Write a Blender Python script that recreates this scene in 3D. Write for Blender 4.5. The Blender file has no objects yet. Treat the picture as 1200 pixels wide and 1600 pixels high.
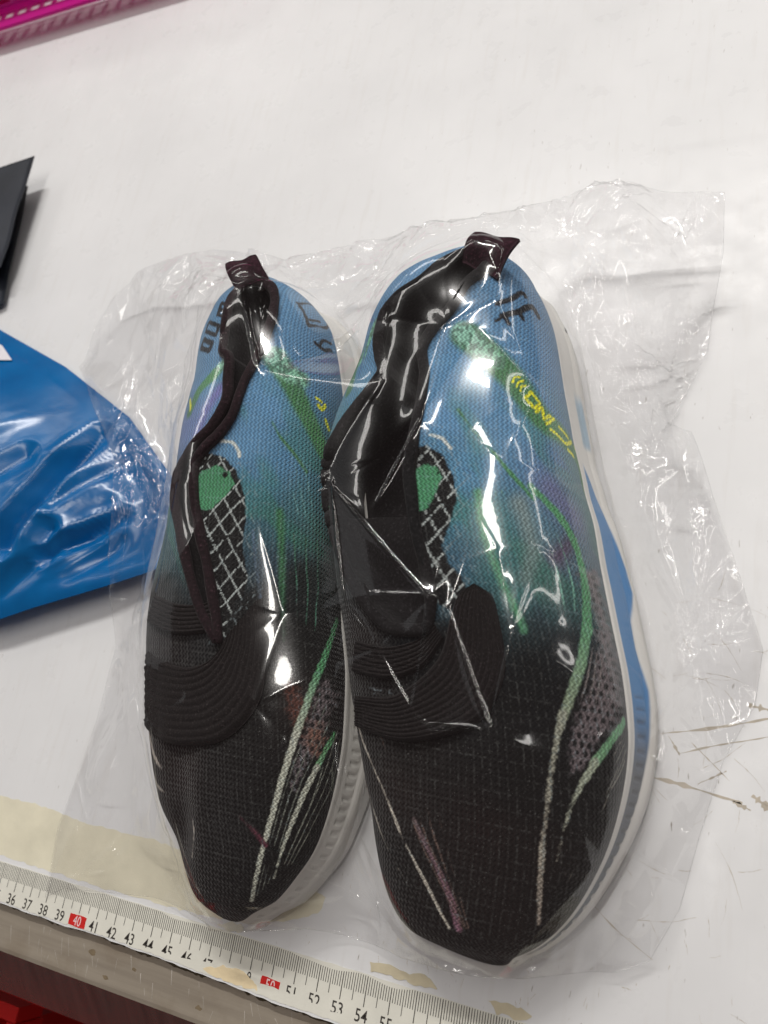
import bpy, bmesh, math, random
import numpy as np
from mathutils import Vector, Matrix
from mathutils.geometry import delaunay_2d_cdt
M = .01                                     # everything below is written in centimetres
random.seed(7); rng = np.random.default_rng(7)
scene = bpy.context.scene
col = scene.collection

# ------------------------------------------------------------------ camera
cam = bpy.data.cameras.new('camera'); cam_ob = bpy.data.objects.new('camera', cam); col.objects.link(cam_ob)
cam.sensor_fit = 'VERTICAL'; cam.sensor_height = 8.0; cam.sensor_width = 6.0; cam.lens = 6.25
cam.clip_start = .01; cam.clip_end = 20
RX, RY, RZ = (.91277194, .17449195, -.36932363), (-.04552564, .94198951, .33254049), (.40592462, -.28671993, .86776545)
cam_ob.matrix_world = Matrix(((RX[0], RY[0], RZ[0], .1599040), (RX[1], RY[1], RZ[1], .0898580), (RX[2], RY[2], RZ[2], .3181719), (0, 0, 0, 1)))
cam.dof.use_dof = True; cam.dof.focus_distance = .315; cam.dof.aperture_fstop = 2.6
scene.camera = cam_ob

# ------------------------------------------------------------------ light: an indoor workshop, tube lamps on the ceiling
world = bpy.data.worlds.new('World'); scene.world = world; world.use_nodes = True
bg = world.node_tree.nodes['Background']; bg.inputs[0].default_value = (1.0, .76, .74, 1); bg.inputs[1].default_value = .075
def tube_lamp(name, loc, target, sx, sy, power, colour):
    L = bpy.data.lights.new(name, 'AREA'); L.shape = 'RECTANGLE'; L.size = sx; L.size_y = sy; L.energy = power; L.color = colour
    o = bpy.data.objects.new(name, L); col.objects.link(o); o.location = loc
    o.rotation_euler = (Vector(target) - Vector(loc)).to_track_quat('-Z', 'Y').to_euler()
    return o
tube_lamp('ceiling_tube_lamp', (-.05, 1.75, 2.0), (0, .2, 0), 1.3, .05, 35, (1.0, .97, .93))
tube_lamp('ceiling_tube_lamp', (.19, .42, 1.75), (.15, .15, 0), .10, 1.2, 8.5, (1.0, .96, .91))
for lx, ly in ((1.5, 2.1), (-1.5, 2.3), (-2.4, 1.0), (2.0, .9), (.4, 3.3), (2.6, 3.2), (-2.6, 3.4)):      # further rows, added for more glints on the film
    tube_lamp('ceiling_tube_lamp', (lx, ly, 2.1), (0, .2, 0), 1.5, .12, 4.4, (1.0, .97, .93))
tube_lamp('veil_fill_light', (-2.6, .5, 1.2), (0, .2, 0), 2.4, 1.6, 3.2, (.95, .98, 1.0))  # large dim panel, added so the film facets pick up a grey veil
vs = scene.view_settings; vs.view_transform = 'Standard'; vs.look = 'None'; vs.exposure = .02; vs.gamma = 1; vs.use_curve_mapping = False
cy = scene.cycles
cy.use_denoising = True; cy.use_adaptive_sampling = True; cy.adaptive_threshold = .025; cy.max_bounces = 10; cy.transparent_max_bounces = 24; cy.diffuse_bounces = 3; cy.glossy_bounces = 4
cy.caustics_reflective = False; cy.caustics_refractive = False; cy.sample_clamp_indirect = 4

# ------------------------------------------------------------------ helpers
def tag(o, label=None, cat=None, group=None, kind=None):
    for k, v in (('label', label), ('category', cat), ('group', group), ('kind', kind)):
        if v: o[k] = v
    return o
def empty(name, loc):
    o = bpy.data.objects.new(name, None); col.objects.link(o); o.location = [c * M for c in loc]; o.empty_display_size = .02
    return o
def mesh_ob(name, verts, faces, mat, parent=None, smooth=True, origin=None):
    v = np.asarray(verts, float)
    off = np.array(parent['origin_cm'] if parent is not None and 'origin_cm' in parent.keys() else (0, 0, 0), float)
    if origin is not None: off = np.array(origin, float)
    me = bpy.data.meshes.new(name)
    me.from_pydata(((v - off) * M).tolist(), [], faces if isinstance(faces, list) else faces.tolist()); me.update()
    me.materials.append(mat)
    if smooth: me.polygons.foreach_set('use_smooth', np.ones(len(me.polygons), bool))
    o = bpy.data.objects.new(name, me); col.objects.link(o)
    if parent is not None: o.parent = parent
    if origin is not None: o.location = [c * M for c in origin]
    return o
def rooted(name, loc):
    o = empty(name, loc); o['origin_cm'] = [float(c) for c in loc]; return o
def grid_faces(n, m, wrap_n=False, wrap_m=False):
    a = np.arange(n * m).reshape(n, m)
    A = np.concatenate([a, a[:1]]) if wrap_n else a
    A = np.concatenate([A, A[:, :1]], 1) if wrap_m else A
    return np.stack([A[:-1, :-1], A[1:, :-1], A[1:, 1:], A[:-1, 1:]], -1).reshape(-1, 4)
def colour_attr(o, rgb, name='print'):
    at = o.data.color_attributes.new(name, 'FLOAT_COLOR', 'POINT')
    at.data.foreach_set('color', np.c_[np.asarray(rgb, np.float32), np.ones(len(rgb), np.float32)].ravel())
def uv_attr(o, uv):
    l = o.data.uv_layers.new(name='UVMap'); idx = np.empty(len(o.data.loops), np.int32); o.data.loops.foreach_get('vertex_index', idx)
    l.data.foreach_set('uv', np.asarray(uv, np.float32)[idx].ravel())
def tube(path, r, n=10, closed=False, flat=1.0):
    P = np.asarray(path, float); k = len(P)
    T = np.roll(P, -1, 0) - np.roll(P, 1, 0) if closed else np.gradient(P, axis=0)
    T /= np.linalg.norm(T, axis=1)[:, None] + 1e-9
    up = np.array([0, 0, 1.]); S = np.cross(T, up); S /= np.linalg.norm(S, axis=1)[:, None] + 1e-9; U = np.cross(S, T)
    a = np.linspace(0, 2 * np.pi, n, endpoint=False); r = np.broadcast_to(np.asarray(r, float), (k,))
    V = P[:, None] + r[:, None, None] * (S[:, None] * np.cos(a)[None, :, None] + flat * U[:, None] * np.sin(a)[None, :, None])
    F = grid_faces(k, n, closed, True).tolist()
    if not closed: F += [list(range(n))[::-1], list(range((k - 1) * n, k * n))]
    return V.reshape(-1, 3), F
def smooth_path(pts, n):
    P = np.asarray(pts, float); t = np.r_[0, np.cumsum(np.linalg.norm(np.diff(P, axis=0), axis=1))]
    s = np.linspace(0, t[-1], n); return np.stack([pchip(t, P[:, i], s) for i in range(P.shape[1])], 1)
def hash2(i, j, s): 
    h = np.sin(i * 127.1 + j * 311.7 + s * 74.7) * 43758.5453; return h - np.floor(h)
def noise2(x, y, s=0):
    i, j = np.floor(x), np.floor(y); f, g = x - i, y - j; f = f * f * (3 - 2 * f); g = g * g * (3 - 2 * g)
    a, b, c, d = hash2(i, j, s), hash2(i + 1, j, s), hash2(i, j + 1, s), hash2(i + 1, j + 1, s)
    return (a * (1 - f) + b * f) * (1 - g) + (c * (1 - f) + d * f) * g
def fbm(x, y, s=0, o=4):
    return sum(noise2(x * 2 ** k, y * 2 ** k, s + k * 17) * .5 ** k for k in range(o)) / 1.9
def seg_dist(P, A, B):
    d = B - A; L = (d * d).sum() + 1e-12; t = np.clip(((P - A) @ d) / L, 0, 1)
    return np.linalg.norm(P - (A + t[:, None] * d), axis=1), t
def poly_inside(x, y, poly):
    p = np.asarray(poly)[:, :2]; ins = np.zeros(len(x), bool); dist = np.full(len(x), 1e9); P = np.c_[x, y]
    for a, b in zip(p, np.roll(p, -1, 0)):
        c = (a[1] > y) != (b[1] > y); ins ^= c & (x < (b[0] - a[0]) * (y - a[1]) / (b[1] - a[1] + 1e-12) + a[0])
        dist = np.minimum(dist, seg_dist(P, a, b)[0])
    return np.where(ins, dist, -dist)          # signed: positive inside

# ------------------------------------------------------------------ materials
class Mat:
    def __init__(s, name, rough=.5, colour=(.5, .5, .5), metal=0, coat=0, spec=.5):
        s.m = bpy.data.materials.new(name); s.m.use_nodes = True; s.nt = s.m.node_tree; s.b = s.nt.nodes['Principled BSDF']
        s.b.inputs['Roughness'].default_value = rough; s.b.inputs['Base Color'].default_value = (*colour, 1)
        s.b.inputs['Metallic'].default_value = metal; s.b.inputs['Coat Weight'].default_value = coat; s.b.inputs['Specular IOR Level'].default_value = spec
    def n(s, t, ins=None, **kw):
        nd = s.nt.nodes.new(t)
        for k, v in kw.items(): setattr(nd, k, v)
        for k, v in (ins or {}).items(): s.put(nd, k, v)
        return nd
    def put(s, nd, k, v):
        if isinstance(v, bpy.types.NodeSocket): s.nt.links.new(v, nd.inputs[k])
        elif isinstance(v, bpy.types.Node): s.nt.links.new(v.outputs[0], nd.inputs[k])
        else: nd.inputs[k].default_value = v
    def math(s, op, a, b=0.0, c=None):
        nd = s.n('ShaderNodeMath', operation=op); s.put(nd, 0, a); s.put(nd, 1, b)
        if c is not None: s.put(nd, 2, c)
        return nd.outputs[0]
    def ramp(s, f, stops):
        nd = s.n('ShaderNodeValToRGB', {0: f}); e = nd.color_ramp.elements
        while len(e) < len(stops): e.new(.5)
        for el, (p, c) in zip(e, stops): el.position = p; el.color = (*c, 1) if len(c) == 3 else c
        return nd.outputs[0]
    def mix(s, f, a, b, mode='MIX'):
        nd = s.n('ShaderNodeMix', data_type='RGBA', blend_type=mode); s.put(nd, 0, f); s.put(nd, 6, a if not isinstance(a, tuple) else (*a, 1)); s.put(nd, 7, b if not isinstance(b, tuple) else (*b, 1))
        return nd.outputs[2]
    def noise(s, vec, scale, detail=4, rough=.55, out=0):
        return s.n('ShaderNodeTexNoise', {'Vector': vec, 'Scale': scale, 'Detail': detail, 'Roughness': rough}).outputs[out]
    def obj(s, scale=(1, 1, 1), rot=(0, 0, 0)):
        tc = s.n('ShaderNodeTexCoord'); return s.n('ShaderNodeMapping', {'Vector': tc.outputs['Object'], 'Scale': scale, 'Rotation': rot}).outputs[0]
    def uv(s):
        tc = s.n('ShaderNodeTexCoord'); sp = s.n('ShaderNodeSeparateXYZ', {0: tc.outputs['UV']}); return tc.outputs['UV'], sp.outputs[0], sp.outputs[1]
    def bump(s, h, strength=.4, dist=.0005):
        s.put(s.b, 'Normal', s.n('ShaderNodeBump', {'Height': h, 'Strength': strength, 'Distance': dist}).outputs[0])
    def base(s, c): s.put(s.b, 'Base Color', c)
def lin(*c): return tuple(((v / 255 + .055) / 1.055) ** 2.4 if v > 10 else v / 255 / 12.92 for v in c)

def mat_board():
    m = Mat('white_painted_board', .32, spec=.3)
    o = m.obj(); st = m.obj((260, 26, 1)); big = m.noise(o, 9, 5); streak = m.noise(st, 1.0, 3); speck = m.noise(m.obj((620, 150, 1)), 1.0, 2)
    c = m.ramp(big, [(.3, lin(220, 221, 222)), (.7, lin(231, 232, 233))])
    c = m.mix(m.math('MULTIPLY', m.ramp(streak, [(.55, (0, 0, 0)), (.8, (1, 1, 1))]), .18), c, lin(196, 190, 182))
    sp = m.ramp(speck, [(.70, (0, 0, 0)), (.78, (1, 1, 1))])
    # wear is heavy at the corner where people cut and measure, slight further up
    xyz = m.n('ShaderNodeSeparateXYZ', {0: o}); wear = m.math('ADD', m.math('MULTIPLY', xyz.outputs[0], 2.6), m.math('MULTIPLY', xyz.outputs[1], -2.2))
    wear = m.n('ShaderNodeMapRange', {0: wear, 1: -.9, 2: .5, 3: .06, 4: .75}, clamp=True).outputs[0]
    c = m.mix(m.math('MULTIPLY', sp, wear), c, lin(134, 124, 112))
    m.base(c); m.put(m.b, 'Roughness', m.n('ShaderNodeMapRange', {0: m.noise(o, 60, 4), 1: .3, 2: .7, 3: .24, 4: .40}).outputs[0])
    m.bump(m.math('ADD', streak, m.math('MULTIPLY', speck, .4)), .10, .0003); return m.m
def mat_knit():
    m = Mat('printed_knit', .78, spec=.22); _, U, V = m.uv()
    at = m.n('ShaderNodeAttribute', attribute_name='print').outputs[0]
    zig = m.math('PINGPONG', m.math('MULTIPLY', U, 5.4), .5)
    row = m.math('PINGPONG', m.math('ADD', m.math('MULTIPLY', V, 6.0), zig), .5)
    stitch = m.math('MULTIPLY', row, 2.0)
    jit = m.noise(m.n('ShaderNodeCombineXYZ', {0: m.math('MULTIPLY', U, 9.0), 1: m.math('MULTIPLY', V, 9.0)}), 1.0, 3)
    k = m.math('ADD', .60, m.math('MULTIPLY', stitch, .58)); k = m.math('MULTIPLY', k, m.math('ADD', .55, m.math('MULTIPLY', jit, .9)))
    c = m.mix(1.0, at, m.n('ShaderNodeCombineColor', {0: k, 1: k, 2: k}).outputs[0], 'MULTIPLY')
    # pale yarn shows as broken lines of a grid where the print is dark
    lum = m.n('ShaderNodeRGBToBW', {0: at}).outputs[0]; dark = m.ramp(lum, [(.02, (1, 1, 1)), (.07, (0, 0, 0))])
    gl = m.math('LESS_THAN', m.math('PINGPONG', m.math('MULTIPLY', V, 3.6), .5), .12); gr = m.math('LESS_THAN', m.math('PINGPONG', m.math('MULTIPLY', U, 2.0), .5), .06)
    brk = m.ramp(m.noise(m.n('ShaderNodeCombineXYZ', {0: m.math('MULTIPLY', U, 5.0), 1: m.math('MULTIPLY', V, 5.0)}), 1.0, 4, .7), [(.46, (0, 0, 0)), (.62, (1, 1, 1))])
    g = m.math('MULTIPLY', m.math('MAXIMUM', gl, gr), m.math('MULTIPLY', brk, dark)); c = m.mix(m.math('MULTIPLY', g, .20), c, lin(120, 122, 120))
    gb = m.math('MULTIPLY', m.math('MAXIMUM', gl, gr), m.math('MULTIPLY', brk, m.math('MULTIPLY', m.math('SUBTRACT', 1.0, dark), .20))); c = m.mix(gb, c, lin(168, 196, 206))
    vo = m.n('ShaderNodeTexVoronoi', {'Vector': m.n('ShaderNodeCombineXYZ', {0: m.math('MULTIPLY', U, 7.5), 1: m.math('MULTIPLY', V, 7.5)}), 'Scale': 1.0})
    fl = m.math('MULTIPLY', m.ramp(vo.outputs[0], [(.10, (1, 1, 1)), (.17, (0, 0, 0))]), m.math('GREATER_THAN', m.n('ShaderNodeSeparateColor', {0: vo.outputs[1]}).outputs[0], .62))
    c = m.mix(m.math('MULTIPLY', fl, .16), c, lin(190, 190, 186))
    m.base(c); m.bump(m.math('ADD', stitch, m.math('MULTIPLY', jit, .6)), .65, .0006)
    m.put(m.b, 'Sheen Weight', .15); return m.m
def mat_black_fabric(name, rgb, scale=900):
    m = Mat(name, .85, spec=.2); o = m.obj((1, 1, 1)); w = m.noise(o, scale, 2); f = m.noise(o, 160, 3)
    c = m.ramp(w, [(.35, tuple(v * .5 for v in rgb)), (.62, rgb), (.80, tuple(min(1, v * 3.5 + .01) for v in rgb))]); m.base(c); m.bump(m.math('ADD', w, m.math('MULTIPLY', f, .5)), .7, .0005)
    m.put(m.b, 'Sheen Weight', .06); return m.m
def mat_foam():
    m = Mat('moulded_foam', .48, spec=.4); at = m.n('ShaderNodeAttribute', attribute_name='print').outputs[0]; o = m.obj()
    n = m.noise(o, 45, 4); m.base(m.mix(m.math('MULTIPLY', n, .16), at, lin(170, 165, 150), 'MULTIPLY')); m.bump(m.noise(o, 700, 2), .12, .0003); return m.m
def mat_plain(name, rgb, rough, var=.15, scale=40, bump=.1, bscale=300, **kw):
    m = Mat(name, rough, **kw); o = m.obj(); n = m.noise(o, scale, 5)
    m.base(m.ramp(n, [(.25, tuple(v * (1 - var) for v in rgb)), (.75, tuple(min(1, v * (1 + var)) for v in rgb))])); m.bump(m.noise(o, bscale, 3), bump, .0004); return m.m
def mat_film(name, haze, f0):
    m = bpy.data.materials.new(name); m.use_nodes = True; nt = m.node_tree; nt.nodes.clear()
    out = nt.nodes.new('ShaderNodeOutputMaterial'); tr = nt.nodes.new('ShaderNodeBsdfTransparent'); gl = nt.nodes.new('ShaderNodeBsdfGlossy'); df = nt.nodes.new('ShaderNodeBsdfTranslucent')
    tr.inputs[0].default_value = (.995, .994, .995, 1); gl.inputs['Roughness'].default_value = .045; gl.inputs[0].default_value = (1, 1, 1, 1); df.inputs[0].default_value = (.9, .9, .9, 1)
    g2 = nt.nodes.new('ShaderNodeBsdfGlossy'); g2.inputs['Roughness'].default_value = .17; gm = nt.nodes.new('ShaderNodeMixShader'); gm.inputs[0].default_value = .42; nt.links.new(gl.outputs[0], gm.inputs[1]); nt.links.new(g2.outputs[0], gm.inputs[2])
    lw = nt.nodes.new('ShaderNodeLayerWeight'); lw.inputs[0].default_value = .5
    p = nt.nodes.new('ShaderNodeMath'); p.operation = 'POWER'; nt.links.new(lw.outputs['Facing'], p.inputs[0]); p.inputs[1].default_value = 4.2
    mr = nt.nodes.new('ShaderNodeMapRange'); nt.links.new(p.outputs[0], mr.inputs[0]); mr.inputs[3].default_value = f0; mr.inputs[4].default_value = f0 + .6
    m1 = nt.nodes.new('ShaderNodeMixShader'); m1.inputs[0].default_value = haze; nt.links.new(tr.outputs[0], m1.inputs[1]); nt.links.new(df.outputs[0], m1.inputs[2])
    m2 = nt.nodes.new('ShaderNodeMixShader'); nt.links.new(mr.outputs[0], m2.inputs[0]); nt.links.new(m1.outputs[0], m2.inputs[1]); nt.links.new(gm.outputs[0], m2.inputs[2])
    tc = nt.nodes.new('ShaderNodeTexCoord'); nz = nt.nodes.new('ShaderNodeTexNoise'); nz.inputs['Scale'].default_value = 55; nz.inputs['Detail'].default_value = 3; nt.links.new(tc.outputs['Object'], nz.inputs['Vector'])
    bp = nt.nodes.new('ShaderNodeBump'); bp.inputs['Strength'].default_value = .03; bp.inputs['Distance'].default_value = .002; nt.links.new(nz.outputs[0], bp.inputs['Height']); nt.links.new(bp.outputs[0], gl.inputs['Normal'])
    nt.links.new(m2.outputs[0], out.inputs[0]); return m
BOARD, KNIT, FOAM = mat_board(), mat_knit(), mat_foam()
LINING = mat_black_fabric('black_collar_lining', (.012, .011, .012)); STRAPM = mat_black_fabric('black_ribbed_elastic', (.015, .012, .012), 1400)
DARKTRIM = mat_black_fabric('black_maroon_binding', (.018, .008, .011)); TABM = mat_black_fabric('reflection_tinted_webbing', (.035, .010, .018)); RUBBER = mat_plain('pale_outsole_rubber', lin(226, 225, 219), .5, .05)  # pull tab webbing has the basket's pink reflection put into its colour
INK = mat_plain('black_tape_ink', lin(58, 54, 50), .5, .3, 400); REDINK = mat_plain('red_tape_ink', lin(206, 40, 36), .4, .2, 300)
WHITEINK = mat_plain('pink_white_tape_ink', lin(240, 205, 205), .45, .05)

# ------------------------------------------------------------------ shapes of the two shoes
def pchip(X, Y, x):
    X = np.asarray(X, float); Y = np.asarray(Y, float); h = np.diff(X); d = np.diff(Y) / h
    m = np.zeros(len(X)); m[0] = d[0]; m[-1] = d[-1]
    for i in range(1, len(X) - 1):
        if d[i - 1] * d[i] > 0:
            a, b = 2 * h[i] + h[i - 1], h[i] + 2 * h[i - 1]
            m[i] = (a + b) / (a / d[i - 1] + b / d[i])
    x = np.clip(x, X[0], X[-1]); k = np.clip(np.searchsorted(X, x) - 1, 0, len(X) - 2)
    t = (x - X[k]) / h[k]
    return ((1 + 2 * t) * (1 - t) ** 2 * Y[k] + t * (1 - t) ** 2 * h[k] * m[k]
            + t * t * (3 - 2 * t) * Y[k + 1] + t * t * (t - 1) * h[k] * m[k + 1])
# shoe plans in cm: y, right edge, left edge (where knit meets sole), crown height, seam height
RIGHT = np.array([
 [3.05, 8.90, 8.90, 2.6, 2.3], [3.50, 9.95, 6.15, 3.3, 2.4], [4.20, 10.85, 5.42, 3.8, 2.5], [5.35, 11.7, 4.82, 4.3, 2.6],
 [6.90, 12.40, 4.24, 4.8, 2.8], [8.35, 12.78, 3.66, 5.2, 2.9], [10.0, 12.96, 3.11, 5.6, 3.0], [11.3, 12.90, 2.69, 5.9, 3.1],
 [12.9, 12.60, 2.29, 6.3, 3.2], [14.6, 12.12, 1.76, 6.7, 3.3], [16.6, 11.55, 1.16, 7.1, 3.3], [18.3, 11.12, .59, 7.3, 3.3],
 [19.8, 10.60, .20, 7.4, 3.3], [21.9, 9.97, .32, 7.3, 3.4], [23.94, 9.42, .78, 7.2, 3.4], [26.16, 8.86, 1.08, 7.2, 3.5],
 [27.83, 8.10, 1.75, 6.8, 3.5], [28.75, 7.40, 3.07, 6.2, 3.5], [29.4, 5.20, 5.20, 5.6, 3.5]])
LEFT = np.array([
 [2.00, -1.10, -1.10, 2.4, 2.2], [2.50, -.10, -2.58, 3.0, 2.3], [3.20, .85, -3.11, 3.6, 2.4], [4.40, 1.65, -3.83, 4.2, 2.5],
 [5.90, 2.25, -5.08, 4.6, 2.6], [7.80, 2.48, -5.90, 5.1, 2.7], [9.50, 2.45, -6.45, 5.5, 2.8], [11.6, 2.15, -6.91, 5.9, 2.9],
 [14.0, 1.50, -7.14, 6.3, 3.0], [16.5, .95, -6.96, 6.7, 3.1], [19.5, .40, -7.09, 7.0, 3.2], [21.5, .10, -7.24, 7.1, 3.2],
 [23.04, -.16, -7.22, 7.1, 3.3], [25.1, -.80, -7.42, 7.1, 3.3], [26.92, -1.57, -7.43, 6.7, 3.3], [28.21, -2.65, -6.93, 6.1, 3.3],
 [28.9, -4.60, -4.60, 5.5, 3.3]])
def sstep(a, b, x):
    t = np.clip((x - a) / (b - a), 0, 1); return t * t * (3 - 2 * t)
def tuck(T, y):          # how far the collapsed side wall hangs over the sole on the left
    return (1.25 * sstep(5, 10.5, y) if T is RIGHT else .6 * sstep(10, 15, y)) * (1 - sstep(26, 28.5, y))
def plan(T, y):
    xc = pchip(T[:, 0], (T[:, 1] + T[:, 2]) / 2, y)
    w = np.sqrt(np.maximum(pchip(T[:, 0], ((T[:, 1] - T[:, 2]) / 2) ** 2, y), 0))
    return xc, w, pchip(T[:, 0], T[:, 3], y), pchip(T[:, 0], T[:, 4], y)
def upper_point(T, u, v):
    y0, y1 = T[0, 0], T[-1, 0]
    e = .35 * (.5 - .5 * np.cos(np.pi * u)) + .65 * u
    y = y0 + (y1 - y0) * e
    xc, w, H, zj = plan(T, y)
    a = np.pi * v; c = np.cos(a); s = np.abs(np.sin(a))
    x = xc - w * np.sign(c) * np.abs(c) ** .86
    z = zj + (H - zj) * s ** .8
    # the ends close over the toe and the heel
    lift = np.clip(w / .9, 0, 1) ** .6
    z = zj + (z - zj) * (.25 + .75 * lift)
    x = x + np.where(v < .5, tuck(T, y) * np.clip(1 - (z - zj) / 1.5, 0, 1) ** 2, 0)
    return x, y, z
# sole: rings as (share of the seam height, share of the flare)
PROFILE = np.array([[0, .60], [.05, .84], [.14, .97], [.26, 1.0], [.32, .98], [.345, .93], [.365, .93], [.39, .99], [.45, 1.0],
                    [.51, .95], [.56, .81], [.60, .63], [.66, .55], [.80, .30], [.90, .15], [.96, .12], [1.0, .08], [1.04, -.05], [1.06, -.35]])
def sole_point(T, q, f):      # q in [0,1): right edge toe to heel, then left edge back; f share of height
    y0, y1 = T[0, 0], T[-1, 0]
    def rim(q):
        r = q < .5; k = np.where(r, q * 2, 2 - q * 2)
        y = y0 + (y1 - y0) * (.7 * (.5 - .5 * np.cos(np.pi * k)) + .3 * k)
        xc, w, H, zj = plan(T, y)
        return np.where(r, xc + w, xc - w + tuck(T, y)), y, zj, r
    x, y, zj, r = rim(q); xa, ya, _, _ = rim((q - .003) % 1); xb, yb, _, _ = rim((q + .003) % 1)
    tx, ty = xb - xa, yb - ya; n = np.hypot(tx, ty) + 1e-9; nx, ny = ty / n, -tx / n
    amp = np.interp(y, [y0, y0 + 1.5, y0 + 4, 9, 12, 16, 21, 25, y1 - 1, y1], [.22, .26, .38, .62, .86, .90, .50, .50, .52, .5])
    amp = np.where(r, amp if T is RIGHT else np.minimum(amp, .62), np.minimum(amp, .45))
    off = np.interp(f, PROFILE[:, 0], PROFILE[:, 1]) * amp
    return x + nx * off, y + ny * off, f * zj, y, r

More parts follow.
